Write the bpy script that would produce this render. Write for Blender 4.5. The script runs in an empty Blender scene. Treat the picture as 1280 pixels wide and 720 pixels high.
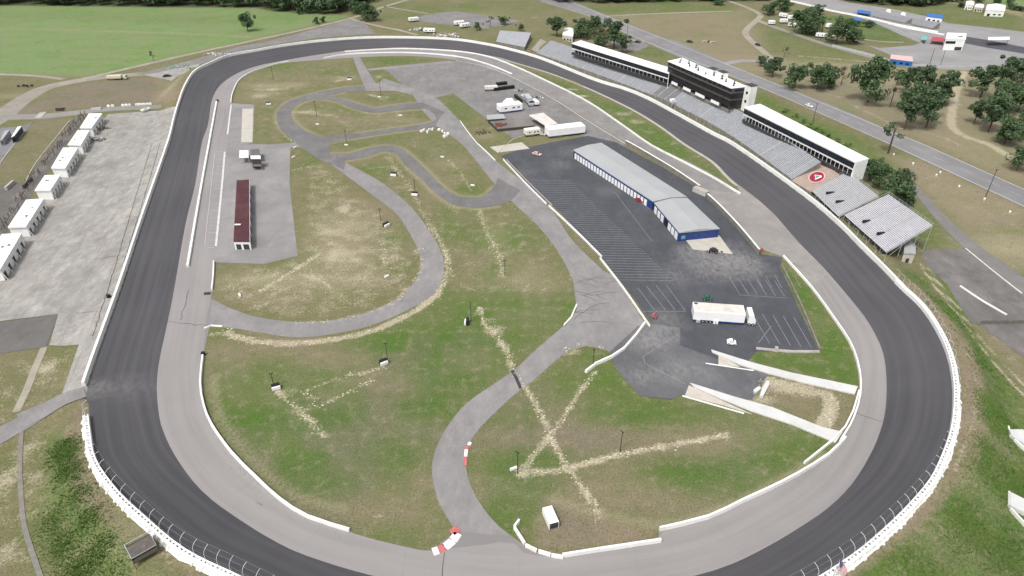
import bpy, bmesh, math, random
import numpy as np
from mathutils import Vector, geometry
random.seed(7); rng = np.random.default_rng(7)
S = bpy.context.scene; COL = S.collection
# ------------------------------------------------------------ camera model (used to measure the site plan)
F = 853.; H = 122.; PITCH = math.radians(33); sp = math.sin(PITCH); cp = math.cos(PITCH)
def P(x, y, z=0.):
    u = (x-640)/F; v = (360-y)/F
    t = (z-H)/(-sp+v*cp)
    return Vector((u*t, (cp+v*sp)*t, z))
def mpp(x, y): return (H/(sp-(360-y)/F*cp))/F       # metres per photo pixel at a ground point
def W2(pts): return np.array([P(a[0], a[1], a[2] if len(a) > 2 else 0.)[:] for a in pts])
# ------------------------------------------------------------ generic helpers
def props(o, label=None, cat=None, group=None, kind=None):
    if label: o['label'] = label
    if cat: o['category'] = cat
    if group: o['group'] = group
    if kind: o['kind'] = kind
    return o
def empty(name, loc, rz, label, cat, group=None):
    o = bpy.data.objects.new(name, None); COL.objects.link(o)
    o.location = loc; o.rotation_euler = (0, 0, rz); o.empty_display_size = .5
    return props(o, label, cat, group)
class MB:
    def __init__(s): s.v = []; s.f = []; s.m = []; s.uv = None
    def face(s, pts, m=0):
        n = len(s.v); s.v += [tuple(p) for p in pts]; s.f.append(tuple(range(n, n+len(pts)))); s.m.append(m)
    def box(s, c, d, rz=0., m=0, tilt=None):
        n = len(s.v); ca, sa = math.cos(rz), math.sin(rz)
        for k in (-1, 1):
            for i, j in ((-1, -1), (1, -1), (1, 1), (-1, 1)):
                x = i*d[0]/2; y = j*d[1]/2; z = k*d[2]/2
                s.v.append((c[0]+x*ca-y*sa, c[1]+x*sa+y*ca, c[2]+z))
        for q in ((3, 2, 1, 0), (4, 5, 6, 7), (0, 1, 5, 4), (1, 2, 6, 5), (2, 3, 7, 6), (3, 0, 4, 7)):
            s.f.append(tuple(n+i for i in q)); s.m.append(m)
    def prism(s, bot, top, m=0, mt=None):
        n = len(s.v); k = len(bot); s.v += [tuple(p) for p in bot]+[tuple(p) for p in top]
        s.f.append(tuple(n+k+i for i in range(k))); s.m.append(m if mt is None else mt)
        s.f.append(tuple(n+k-1-i for i in range(k))); s.m.append(m)
        for i in range(k):
            j = (i+1) % k; s.f.append((n+i, n+j, n+k+j, n+k+i)); s.m.append(m)
    def bar(s, a, b, r=.05, m=0, sides=4, r2=None):
        a = Vector(a); b = Vector(b); d = (b-a); r2 = r if r2 is None else r2
        if d.length < 1e-6: return
        d.normalize(); u = d.cross(Vector((0, 0, 1)))
        if u.length < 1e-3: u = Vector((1, 0, 0))
        u.normalize(); w = d.cross(u)
        A = [a+(u*math.cos(t)+w*math.sin(t))*r for t in [2*math.pi*(i+.5)/sides for i in range(sides)]]
        B = [b+(u*math.cos(t)+w*math.sin(t))*r2 for t in [2*math.pi*(i+.5)/sides for i in range(sides)]]
        s.prism(A, B, m)
    def build(s, name, mats, parent=None, smooth=False, uvs=None):
        me = bpy.data.meshes.new(name); me.from_pydata(s.v, [], s.f)
        if not isinstance(mats, (list, tuple)): mats = [mats]
        for m in mats: me.materials.append(m)
        if len(mats) > 1: me.polygons.foreach_set('material_index', s.m)
        if smooth: me.polygons.foreach_set('use_smooth', [True]*len(s.f))
        if uvs is not None:
            l = me.uv_layers.new(name='UVMap'); idx = np.zeros(len(me.loops), dtype=np.int32)
            me.loops.foreach_get('vertex_index', idx); l.data.foreach_set('uv', np.asarray(uvs, dtype=np.float32)[idx].ravel())
        me.update()
        bm = bmesh.new(); bm.from_mesh(me)
        if len(s.f) < 60000 and uvs is None: bmesh.ops.recalc_face_normals(bm, faces=bm.faces)
        bm.to_mesh(me); bm.free()
        o = bpy.data.objects.new(name, me); COL.objects.link(o)
        if parent is not None: o.parent = parent
        return o
def copy_tree(o, parent=None):
    c = o.copy(); COL.objects.link(c)
    if parent is not None: c.parent = parent
    for ch in [x for x in KIDS.get(o.name, [])] : 
        copy_tree(ch, c)
    return c
KIDS = {}
def index_kids():
    KIDS.clear()
    for o in COL.objects:
        if o.parent: KIDS.setdefault(o.parent.name, []).append(o)
# ------------------------------------------------------------ materials
def nd(nt, t, **k):
    n = nt.nodes.new(t)
    for a, b in k.items(): setattr(n, a, b)
    return n
def noise(nt, vec, scale, detail=4, rough=.55):
    n = nd(nt, 'ShaderNodeTexNoise'); n.inputs['Scale'].default_value = scale
    n.inputs['Detail'].default_value = detail; n.inputs['Roughness'].default_value = rough
    nt.links.new(vec, n.inputs['Vector']); return n.outputs['Fac']
def ramp(nt, fac, a, b, ca=0., cb=1.):
    n = nd(nt, 'ShaderNodeMapRange'); n.inputs['From Min'].default_value = a; n.inputs['From Max'].default_value = b
    n.inputs['To Min'].default_value = ca; n.inputs['To Max'].default_value = cb
    nt.links.new(fac, n.inputs['Value']); return n.outputs['Result']
def mix(nt, fac, a, b, mode='MIX'):
    n = nd(nt, 'ShaderNodeMix', data_type='RGBA', blend_type=mode)
    for s, v in ((n.inputs['Factor'], fac), (n.inputs[6], a), (n.inputs[7], b)):
        if isinstance(v, bpy.types.NodeSocket): nt.links.new(v, s)
        elif isinstance(v, (int, float)): s.default_value = v
        else: s.default_value = (*v, 1)
    return n.outputs[2]
def math_(nt, op, a, b):
    n = nd(nt, 'ShaderNodeMath', operation=op)
    for s, v in ((n.inputs[0], a), (n.inputs[1], b)):
        if isinstance(v, bpy.types.NodeSocket): nt.links.new(v, s)
        else: s.default_value = v
    return n.outputs[0]
def mapping(nt, vec, sc, rot=0.):
    n = nd(nt, 'ShaderNodeMapping'); n.inputs['Scale'].default_value = sc; n.inputs['Rotation'].default_value = (0, 0, rot)
    nt.links.new(vec, n.inputs['Vector']); return n.outputs['Vector']
def newmat(name):
    m = bpy.data.materials.new(name); m.use_nodes = True; nt = m.node_tree
    b = nt.nodes['Principled BSDF']; b.inputs['Roughness'].default_value = .8
    try: b.inputs['Specular IOR Level'].default_value = .3
    except Exception: pass
    g = nd(nt, 'ShaderNodeNewGeometry')
    return m, nt, b, g.outputs['Position']
def M(name, col, var=.18, scale=.6, rough=.7, dirt=None, dirtamt=.35, metal=0., streak=None):
    m, nt, b, pos = newmat(name)
    b.inputs['Roughness'].default_value = rough; b.inputs['Metallic'].default_value = metal
    n1 = noise(nt, pos, scale, 6); n2 = noise(nt, pos, scale*9, 3)
    lo = tuple(c*(1-var) for c in col); hi = tuple(min(1, c*(1+var*.6)) for c in col)
    c = mix(nt, ramp(nt, n1, .3, .7), lo, hi)
    c = mix(nt, ramp(nt, n2, .35, .7, 0, .35), c, tuple(x*(1-var*1.3) for x in col))
    if dirt is not None:
        n3 = noise(nt, pos, scale*.45, 8, .7); c = mix(nt, ramp(nt, n3, .5, .68, 0, dirtamt), c, dirt)
    nt.links.new(c, b.inputs['Base Color']); return m
def spots_on(nt, pos, c, spots, tint):
    for (x, y, r, amt) in spots:
        p = P(x, y); vd = nd(nt, 'ShaderNodeVectorMath', operation='DISTANCE'); nt.links.new(pos, vd.inputs[0]); vd.inputs[1].default_value = (p.x, p.y, 0)
        f = math_(nt, 'ADD', vd.outputs['Value'], math_(nt, 'MULTIPLY', noise(nt, pos, .12, 7, .7), r*1.2))
        c = mix(nt, math_(nt, 'MULTIPLY', ramp(nt, f, r*1.7, r*.7, 0, amt), ramp(nt, noise(nt, mapping(nt, pos, (1, .6, 1), .6), .8, 9, .75), .38, .62, .15, 1)), c, tint)
    return c
def asphalt(name, col, patch=None, patchamt=.5, sand=None, sandamt=0., crack=.12, streakrot=None, scale=.05, oil=.3, spots=(), tint=(.25, .24, .235), joints=0., grit=0.):
    m, nt, b, pos = newmat(name); b.inputs['Roughness'].default_value = .85
    n1 = noise(nt, pos, scale, 6, .6); n2 = noise(nt, pos, 1.3, 5, .7); n3 = noise(nt, pos, .23, 6, .65)
    c = mix(nt, ramp(nt, n1, .35, .65), tuple(x*.86 for x in col), tuple(x*1.12 for x in col))
    c = mix(nt, ramp(nt, n2, .3, .75, 0, .5), c, tuple(x*.82 for x in col))
    c = mix(nt, ramp(nt, n3, .52, .7, 0, oil), c, tuple(x*.6 for x in col))
    if patch is not None: c = mix(nt, ramp(nt, noise(nt, pos, scale*1.7, 7, .7), .48, .66, 0, patchamt), c, patch)
    if sand is not None: c = mix(nt, ramp(nt, noise(nt, mapping(nt, pos, (1, .55, 1), .5), .12, 9, .75), .52, .72, 0, sandamt), c, sand)
    if crack > 0:
        v = nd(nt, 'ShaderNodeTexVoronoi', feature='DISTANCE_TO_EDGE'); v.inputs['Scale'].default_value = .085
        w = nd(nt, 'ShaderNodeVectorMath', operation='ADD'); ns = nd(nt, 'ShaderNodeTexNoise'); ns.inputs['Scale'].default_value = .3
        nt.links.new(pos, ns.inputs['Vector']); sc = nd(nt, 'ShaderNodeVectorMath', operation='SCALE'); sc.inputs['Scale'].default_value = 6
        nt.links.new(ns.outputs['Color'], sc.inputs[0]); nt.links.new(pos, w.inputs[0]); nt.links.new(sc.outputs[0], w.inputs[1])
        nt.links.new(w.outputs[0], v.inputs['Vector'])
        c = mix(nt, ramp(nt, v.outputs['Distance'], .0, .014, crack, 0), c, tuple(x*.35 for x in col))
    c = spots_on(nt, pos, c, spots, tint)
    if grit:
        g1 = noise(nt, mapping(nt, pos, (1, .35, 1), -math.radians(16.7)), .35, 9, .8); g2 = noise(nt, pos, 2.5, 4, .8)
        c = mix(nt, ramp(nt, g1, .47, .62, 0, grit), c, tuple(x*.55 for x in col)); c = mix(nt, ramp(nt, g1, .45, .33, 0, grit), c, tuple(min(1, x*1.35) for x in col)); c = mix(nt, ramp(nt, g2, .5, .7, 0, grit*.7), c, tuple(x*.55 for x in col))
    if joints:
        wn = nd(nt, 'ShaderNodeTexNoise'); wn.inputs['Scale'].default_value = .5; nt.links.new(pos, wn.inputs['Vector']); ws = nd(nt, 'ShaderNodeVectorMath', operation='SCALE'); ws.inputs['Scale'].default_value = .7; nt.links.new(wn.outputs['Color'], ws.inputs[0])
        wa = nd(nt, 'ShaderNodeVectorMath', operation='ADD'); nt.links.new(pos, wa.inputs[0]); nt.links.new(ws.outputs[0], wa.inputs[1])
        sx = nd(nt, 'ShaderNodeSeparateXYZ'); nt.links.new(mapping(nt, wa.outputs[0], (1, 1, 1), -math.radians(16.7)), sx.inputs[0])
        gate = ramp(nt, noise(nt, pos, .07, 3), .42, .6, .15, 1.)
        for k, per in ((0, 7.3), (1, 5.1)):
            f = math_(nt, 'FRACT', math_(nt, 'MULTIPLY', sx.outputs[k], 1/per), 0)
            c = mix(nt, math_(nt, 'MULTIPLY', ramp(nt, f, .0, .045, joints, 0), gate), c, tuple(x*.5 for x in col))
    nt.links.new(c, b.inputs['Base Color']); return m
def streaky(name, col, dark, amt=.5, light=None, joints=0., su=.006, sv=.55, spots=()):
    m, nt, b, pos = newmat(name); b.inputs['Roughness'].default_value = .8
    uv = nd(nt, 'ShaderNodeTexCoord').outputs['UV']
    a = noise(nt, mapping(nt, uv, (su, sv, 1)), 1., 6, .6); a2 = noise(nt, mapping(nt, uv, (su*5, sv*4, 1)), 1., 4, .6)
    c = mix(nt, ramp(nt, a, .38, .66, 0, amt), col, dark)
    c = mix(nt, ramp(nt, a2, .35, .75, 0, amt*.45), c, dark)
    if spots:
        sv_ = nd(nt, 'ShaderNodeSeparateXYZ'); nt.links.new(uv, sv_.inputs[0]); wob = math_(nt, 'ADD', sv_.outputs[1], math_(nt, 'MULTIPLY', noise(nt, mapping(nt, uv, (.02, .1, 1)), 1., 3), 2.2))
        for v0, wd_, am in ((3.6, .8, .55), (6.9, 1.1, .6), (10.2, .7, .35), (13.4, .9, .3)):
            f_ = math_(nt, 'ABSOLUTE', math_(nt, 'SUBTRACT', wob, v0), 0); c = mix(nt, ramp(nt, f_, wd_, 0, 0, am), c, dark)
    n2 = noise(nt, pos, .9, 5, .7); n3 = noise(nt, pos, .03, 5)
    c = mix(nt, ramp(nt, n2, .35, .75, 0, .22), c, tuple(x*.75 for x in col))
    c = mix(nt, ramp(nt, n3, .4, .65, 0, .3), c, light or tuple(x*1.15 for x in col))
    if joints:
        sx = nd(nt, 'ShaderNodeSeparateXYZ'); nt.links.new(uv, sx.inputs[0])
        f = math_(nt, 'FRACT', math_(nt, 'MULTIPLY', sx.outputs[0], 1/23.7), 0)
        c = mix(nt, ramp(nt, f, .0, .006, joints, 0), c, tuple(x*.45 for x in col))
        f = math_(nt, 'FRACT', math_(nt, 'MULTIPLY', sx.outputs[1], 1/3.9), 0)
        c = mix(nt, ramp(nt, f, .0, .03, joints*.45, 0), c, tuple(x*.5 for x in col))
    c = spots_on(nt, pos, c, spots, (.17, .165, .16))
    nt.links.new(c, b.inputs['Base Color']); return m

WHITE = M('white_paint', (.80, .80, .79), .06, .5, .5, (.45, .42, .36), .25)
WHITEC = M('white_wall_paint', (.78, .78, .76), .08, .35, .6, (.42, .38, .33), .3)
BWHITE = M('vehicle_white', (.80, .80, .80), .04, .8, .3, (.55, .54, .5), .2)
ROOFW = M('white_roof', (.78, .79, .80), .06, .3, .55, (.5, .5, .5), .3)
ROOFG = M('grey_metal_roof', (.35, .362, .37), .08, .12, .5, (.33, .34, .35), .4)
ROOFD = M('dark_roof', (.13, .13, .14), .2, .4, .7)
MAROON = M('maroon_roof', (.075, .024, .030), .22, .4, .65, (.2, .12, .11), .2)
NAVY = M('navy_wall', (.025, .05, .19), .15, .6, .5, (.1, .12, .2), .3)
BLUE = M('blue_paint', (.03, .14, .42), .15, .6, .5)
TEAL = M('teal_paint', (.16, .42, .38), .15, .6, .6)
RED = M('red_paint', (.50, .05, .06), .15, .6, .5, (.5, .3, .28), .3)
PINK = M('pink_paint', (.62, .42, .40), .1, .6, .6)
GREENP = M('green_paint', (.20, .45, .28), .1, .6, .6)
YELLOW = M('yellow_paint', (.55, .42, .12), .1, .6, .6)
TAN = M('tan_seating', (.42, .34, .28), .15, .4, .8, (.5, .38, .36), .4)
BEIGE = M('beige_siding', (.50, .46, .40), .1, .5, .7, (.3, .26, .2), .35)
CONC = M('concrete', (.40, .375, .345), .15, .35, .85, (.24, .22, .19), .45)
CONCD = M('weathered_concrete', (.22, .205, .18), .25, .5, .9, (.1, .095, .08), .5)
SLAB = M('pale_slab', (.46, .43, .38), .1, .3, .85, (.33, .3, .25), .4)
STEEL = M('galvanised_steel', (.42, .43, .44), .15, .8, .5)
SEAT = M('aluminium_seating', (.37, .38, .405), .12, .22, .6, (.26, .265, .28), .35)
SEATW = M('aisle_steps', (.46, .47, .49), .12, .5, .6)
SEATD = M('stand_risers', (.28, .285, .305), .15, .5, .8)
DARKM = M('dark_metal', (.05, .05, .055), .3, .8, .5)
BLACK = M('black_panel', (.018, .018, .02), .3, 1., .5)
RUBBER = M('rubber', (.02, .02, .02), .3, 3., .9)
GLASS = M('dark_glass', (.02, .025, .035), .4, .5, .12)
WOOD = M('grey_timber', (.15, .135, .12), .25, 1.2, .9)
WOODD = M('dark_timber', (.07, .055, .05), .3, 1.2, .9)
BARK = M('bark', (.10, .075, .05), .3, 2., .95)
RUST = M('rusty_scrap', (.22, .09, .06), .4, 2., .9)
CARS = [M('car_silver', (.45, .46, .48), .05, 1, .3), M('car_dark', (.03, .03, .04), .1, 1, .3), M('car_red', (.3, .03, .03), .1, 1, .3), M('car_purple', (.12, .10, .3), .1, 1, .3)]
PAINTLINE = M('worn_line_paint', (.28, .285, .305), .35, 1.5, .8, (.12, .12, .13), .7)
PAINTW = M('white_line_paint', (.58, .58, .57), .2, 1., .7, (.3, .29, .28), .5)
TRACK = streaky('track_asphalt', (.086, .083, .090), (.050, .049, .054), .75, (.100, .097, .104), spots=[(120,492,5,.9),(150,488,7,.5),(185,486,8,.25)])
APRON = streaky('apron_asphalt', (.265, .248, .244), (.19, .178, .177), .55, (.31, .292, .288), joints=.28, su=.012, sv=.4)
INROAD = asphalt('infield_road_asphalt', (.245, .232, .232), (.17, .16, .16), .55, (.36, .335, .30), .35, .05, grit=.28)
PITASP = asphalt('pit_road_asphalt', (.24, .228, .222), (.17, .16, .16), .55, (.33, .31, .29), .4, .1, grit=.28)
CIRCUIT = asphalt('circuit_asphalt', (.165, .158, .160), (.11, .105, .107), .6, (.31, .29, .265), .4, .05, grit=.28)
LOT = asphalt('sealed_lot_asphalt', (.074, .078, .090), (.052, .055, .064), .6, (.17, .165, .158), .28, .08, spots=[(905,325,15,.85),(872,318,10,.7),(930,332,11,.7),(845,345,9,.5),(890,340,9,.5),(815,425,9,.8),(832,400,7,.6),(850,462,9,.5),(700,205,8,.4),(650,215,8,.35),(760,240,7,.3),(720,190,10,.5)], grit=.28)
OLDLOT = asphalt('weathered_lot_asphalt', (.215, .205, .202), (.14, .134, .13), .65, (.31, .29, .26), .35, .15, grit=.4)
DUSTLOT = asphalt('dusty_asphalt', (.155, .152, .158), (.10, .10, .106), .6, (.30, .285, .27), .6, .3)
GRIME = asphalt('grimy_lot_asphalt', (.165, .155, .150), (.10, .094, .09), .8, (.29, .26, .23), .6, .2, grit=.4)
PLAZA = asphalt('plaza_concrete', (.325, .31, .288), (.215, .20, .185), .8, (.44, .42, .385), .75, .06, scale=.04, oil=.55, joints=.9, grit=.6)
HIGHWAY = asphalt('highway_asphalt', (.215, .208, .215), (.17, .165, .17), .5, (.25, .24, .235), .25, .1)
GRAVEL = asphalt('gravel_track', (.30, .27, .22), (.22, .195, .16), .7, (.40, .36, .29), .6, 0)
FARLOT = asphalt('far_lot_asphalt', (.27, .262, .264), (.21, .203, .205), .5, (.30, .285, .27), .3, .1)
def leafmat(name, a, b_):
    m, nt, b, pos = newmat(name); b.inputs['Roughness'].default_value = .75
    g = nd(nt, 'ShaderNodeNewGeometry')
    n = noise(nt, pos, .55, 3)
    c = mix(nt, ramp(nt, n, .35, .65), a, b_)
    c = mix(nt, ramp(nt, g.outputs['Random Per Island'], 0, 1, 0, .6), c, tuple(x*.5 for x in a))
    nt.links.new(c, b.inputs['Base Color']); return m
PINE = leafmat('pine_needles', (.050, .088, .042), (.095, .145, .065))
BROAD = leafmat('broad_leaves', (.055, .100, .044), (.100, .160, .065))
DRYLEAF = leafmat('sparse_leaves', (.085, .085, .045), (.12, .11, .06))
TUFT = leafmat('tall_grass_blades', (.11, .22, .035), (.20, .26, .08))
SHRUBM = leafmat('shrub_leaves', (.085, .18, .03), (.16, .26, .06))

# ------------------------------------------------------------ site plan: the oval
def dens(p, step=4., closed=False):
    """Catmull-Rom through world points, resampled about every step metres"""
    p = np.asarray(p, float); n = len(p); out = []
    seg = n if closed else n-1
    for i in range(seg):
        g = lambda k: p[k % n] if closed else p[min(max(k, 0), n-1)]
        a, b, c, d = g(i-1), g(i), g(i+1), g(i+2)
        m = max(1, int(np.linalg.norm((c-b)[:2])/step))
        for k in range(m):
            t = k/m
            out.append(.5*((2*b)+(c-a)*t+(2*a-5*b+4*c-d)*t*t+(3*b-a-3*c+d)*t**3))
    if not closed: out.append(p[-1])
    return np.array(out)
OUT = [(110,482,1.4),(152.5,360,1.3),(182,270,1.3),(212.5,180,1.4),(220,150,1.8),(226,129,2.6),(234,107.5,3.6),(246,90,4.4),(265,80,4.8),(287,71,5),(320,64.5,5),(360,57.5,5),(405,52,5),(460,48.3,5),(520,48.3,5),(570,50.8,4.6),(610,57,3.8),(640,63.8,3),(677.5,75,2.6),(740,100,2.4),(780,112.5,2.4),(810,125,2.4),(845,143.8,2.4),(890,168.8,2.4),(912,180,2.4),(960,213,2.4),(1010,250,2.5),(1045,280,2.7),(1072,307,2.9),(1100,335,3.2),(1124,360,3.6),(1150,385,4.2),(1170,415,4.8),(1183,445,5.2),(1189.5,477,5.4),(1190,510,5.4),(1186,540,5.4),(1175,572,5.4),(1160,602,5.4),(1135,632,5.4),(1107,660,5.4),(1072,690,5.4),(1030,719,5.4),(980,748,5.2),(920,776,5.1),(850,796,5),(760,812,5),(660,818,5),(560,812,5),(470,793,5),(400,770,5),(345,745,5),(295,720,5),(250,699,4.9),(220,680,4.8),(185,650,4.6),(150,617,4.2),(122,577,3.4),(114.5,540,2.5),(111,505,1.7)]
INN = [(196,485),(199,452),(209,405),(218,360),(232,280),(244,230),(252,180),(260,155),(265,125),(275,107),(295,92.5),(320,83),(345,77.5),(395,68.8),(445,62.5),(510,60.8),(570,63.8),(620,71),(640,77),(690,92),(740,112),(790,136),(825,157),(857,180),(892,202),(915,225),(960,261),(992,297),(1025,330),(1051.5,360),(1080,395),(1095,420),(1104,442),(1108,472),(1107,510),(1100,540),(1087,570),(1065,605),(1035,635),(997,661),(960,683),(915,705),(867.5,720),(800,733),(740,741),(660,746),(560,739),(500,727.5),(467,720),(420,707),(365,687.5),(320,663),(300,650),(265,625),(240,600),(217.5,567.5),(204.5,540),(199,520)]
outw = dens(W2(OUT), 3., True); innw = dens(W2(INN), 3., True)
def nearest(poly, q, closed=True):
    """closest point on a polyline for each q; returns pts(3), dist"""
    A = poly; B = np.roll(poly, -1, 0) if closed else poly[1:]
    if not closed: A = poly[:-1]
    best = np.full(len(q), 1e9); bp = np.zeros((len(q), A.shape[1]))
    for a, b in zip(A, B):
        d = b-a; L = (d[:2]@d[:2])+1e-12
        t = np.clip(((q[:, :2]-a[:2])@d[:2])/L, 0, 1)
        pt = a+t[:, None]*d; e = np.hypot(*(pt[:, :2]-q[:, :2]).T)
        k = e < best; best[k] = e[k]; bp[k] = pt[k]
    return bp, best
def inside(poly, q):
    x, y = q[:, 0], q[:, 1]; c = np.zeros(len(q), bool); n = len(poly)
    for i in range(n):
        x1, y1 = poly[i][:2]; x2, y2 = poly[i-1][:2]
        if y1 == y2: continue
        c ^= ((y1 > y) != (y2 > y)) & (x < (x2-x1)*(y-y1)/(y2-y1)+x1)
    return c
# stand front/back lines (front straight)
SF = [(671,67.5),(710,81),(760,99),(815,120),(836,129),(880,151),(915,172),(955,200),(990,226),(1012,241)]
sfw = dens(W2([(a, b, 2.5) for a, b in SF]), 4.)
def offset(line, d):
    t = np.gradient(line[:, :2], axis=0); t /= np.linalg.norm(t, axis=1)[:, None]
    o = line.copy(); o[:, 0] += t[:, 1]*-1*d*-1*-1; o[:, 1] += t[:, 0]*d*1*1
    return o
# choose the sign so that positive d = away from the track (towards +x)
_t = offset(sfw, 5.); 
SGN = 1 if _t[:, 0].mean() > sfw[:, 0].mean() else -1
sbw = offset(sfw, 12.*SGN); sbw[:, 2] = 9.8
crest = offset(sfw, 17.*SGN)[:-6]
XS = np.concatenate([-np.geomspace(6000, 560, 22), np.arange(-520, 521, 1.3), np.geomspace(560, 6000, 22)])
YS = np.concatenate([-np.geomspace(3000, 60, 18), np.arange(0, 66, 6.), np.arange(66, 560, 1.3), np.arange(560, 760, 2.2), np.geomspace(780, 9000, 26)])
def Gz(q):
    q = np.atleast_2d(np.asarray(q, float))[:, :2]
    z = np.zeros(len(q))
    m = (np.abs(q[:, 0]) < 300) & (q[:, 1] > 0) & (q[:, 1] < 640)
    qq = q[m]
    if len(qq):
        bp, d = nearest(outw, qq); ins = inside(outw, qq); h = bp[:, 2]
        flat = np.where(h > 3, 5.0, 3.0); sl = np.where(h > 3, 11., 9.)
        t = np.clip((d-flat)/sl, 0, 1); zo = (h-.12)*(1-t*t*(3-2*t))
        zi = np.maximum(h*(1-d/8.5)-.5, -.0)
        r = np.where(ins, zi, zo)
        _, dc = nearest(crest, qq, False)
        hill = np.clip(9.2-.72*np.maximum(0, dc-5.2), 0, 9.2)
        r = np.where(ins, r, np.maximum(r, hill)); z[m] = r
    # gentle swells outside the circuit
    far = np.clip((np.hypot(q[:, 0], q[:, 1]-300)-330)/250, 0, 1)
    z += far*1.0*(np.sin(q[:, 0]*.011+1)*np.cos(q[:, 1]*.009))*np.clip((1500-np.hypot(q[:, 0], q[:, 1]))/500, 0, 1)*0
    return z
# ------------------------------------------------------------ ground painting (albedo map in site coordinates)
SPOIL = []
def build_ground():
    gx, gy = np.meshgrid(XS, YS); q = np.stack([gx.ravel(), gy.ravel()], 1); n = len(q)
    z = Gz(q)
    GREEN = np.array((.066, .116, .018)); BROWN = np.array((.195, .155, .108)); OLIVE = np.array((.130, .126, .058))
    FIELD = np.array((.135, .215, .072)); DARKB = np.array((.155, .130, .098)); LUSH = np.array((.054, .108, .016)); SANDC = np.array((.33, .28, .19)); PALE = np.array((.26, .24, .15))
    TONE = dict(g=GREEN, b=BROWN, o=OLIVE, f=FIELD, d=DARKB, l=LUSH, s=SANDC, p=PALE, w=np.array((.03, .045, .02)))
    col = np.tile(OLIVE, (n, 1)); sand = np.zeros(n)
    core = (np.abs(q[:, 0]) < 560) & (q[:, 1] > 40) & (q[:, 1] < 800)
    ci = np.where(core)[0]; cq = q[ci]
    def sel(w, pad):
        lo = w[:, :2].min(0)-pad; hi = w[:, :2].max(0)+pad
        return np.where((cq[:, 0] > lo[0]) & (cq[:, 0] < hi[0]) & (cq[:, 1] > lo[1]) & (cq[:, 1] < hi[1]))[0]
    def poly(pts, tone, soft=3., amt=1.):
        w = W2(pts); k = sel(w, soft*2); s = cq[k]
        _, d = nearest(w, s); sd = np.where(inside(w, s), d, -d)
        a = np.clip(sd/soft*.5+.5, 0, 1)*amt; i = ci[k]
        if tone == 'S': sand[i] = np.maximum(sand[i], a); return
        col[i] = col[i]*(1-a[:, None])+TONE[tone]*a[:, None]
    def blob(x, y, rx, ry, tone, amt=1.):
        c = P(x, y); w = np.array([[c.x-rx*2, c.y-ry*2, 0], [c.x+rx*2, c.y+ry*2, 0]]); k = sel(w, 0); s = cq[k]
        a = np.exp(-(((s[:, 0]-c.x)/rx)**2+((s[:, 1]-c.y)/ry)**2))*amt; i = ci[k]
        if tone == 'S': sand[i] = np.maximum(sand[i], a)
        else: col[i] = col[i]*(1-a[:, None])+TONE[tone]*a[:, None]
    def line(pts, wd, amt=1., tone='S', soft=1.2):
        if tone == 'S' and amt > .55: SPOIL.append((pts, wd, amt)); amt = amt*.95
        w = dens(W2(pts), 5.); k = sel(w, wd+soft*2); s = cq[k]
        _, d = nearest(w, s, False); a = np.clip(1-(d-wd/2)/soft, 0, 1)*amt; i = ci[k]
        if tone == 'S': sand[i] = np.maximum(sand[i], a)
        else: col[i] = col[i]*(1-a[:, None])+TONE[tone]*a[:, None]
    # --- outside
    poly([(-400,-8),(1700,-8),(1700,60),(700,30),(300,60),(-400,60)], 'o', 5)
    poly([(-300,4),(0,6),(180,8),(320,9),(430,20),(438,21),(320,48),(240,66),(160,86),(105,96),(60,94),(0,92),(-300,95)], 'f', 4)
    poly([(0,22),(300,30),(430,22),(320,20),(0,15)], 'g', 14, .3)
    poly([(-140,7.5),(0,7),(90,7.5),(200,9),(320,9.5),(340,14),(380,17),(420,18),(440,12),(455,8),(470,0),(485,-14),(-140,-14)], 'w', 3); poly([(690,3),(830,3),(960,1),(960,-12),(680,-12)], 'w', 3); poly([(1062,3),(1110,7),(1150,9),(1175,6),(1190,-2),(1190,-12),(1040,-12)], 'w', 3)
    line([(0,36),(100,38),(230,42),(310,46)], 2, .5, 'p', 3)
    poly([(0,95),(50,97),(65,103),(30,122),(0,135)], 'o', 3); blob(20,120,14,5,'p',.6); blob(35,107,8,4,'d',.7)
    poly([(18,143),(60,118),(110,104),(160,98),(205,97),(228,104),(224,128),(110,134),(60,139)], 'd', 3)
    poly([(195,100),(228,104),(224,129),(195,129)], 'b', 4); blob(214,112,3,20,'p',.8)
    poly([(40,150),(88,148),(35,225),(0,226),(0,205)], 'o', 2, 1); poly([(40,150),(88,148),(35,225),(0,226),(0,205)], 'd', 2, .25)
    poly([(0,445),(53,437),(15,530),(0,535)], 'o', 2, .6); poly([(56,436),(98,434),(82,490),(75,500),(25,520),(15,528)], 'o', 2, .6)
    blob(60,460,5,6,'S',.9); blob(10,450,8,4,'S',.4); blob(35,505,5,3,'S',.5); blob(85,485,3,5,'S',.4); blob(20,490,5,8,'g',.4)
    poly([(-100,560),(30,545),(110,500),(116,560),(150,620),(300,725),(300,800),(-100,800)], 'o', 3)
    poly([(62,548),(92,545),(98,570),(118,620),(150,665),(135,720),(95,720),(70,650),(60,600)], 'l', 4)
    poly([(60,680),(60,630),(35,640),(40,700),(80,740),(140,740),(200,740),(140,680)], 'g', 5, .7)
    line([(92,545),(98,580),(112,620),(140,655),(175,685)], 2., .9, 'b', 2); line([(108,505),(112,560),(130,610),(170,655),(230,705),(290,745)], 2.2, .6, 'b', 2)
    blob(10,600,5,14,'S',.75); blob(35,565,5,10,'S',.6); blob(45,595,5,6,'S',.6); blob(150,655,8,3,'S',.3); blob(200,705,12,5,'S',.6); blob(0,700,3,12,'S',.7); blob(120,700,6,4,'p',.5)
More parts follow.
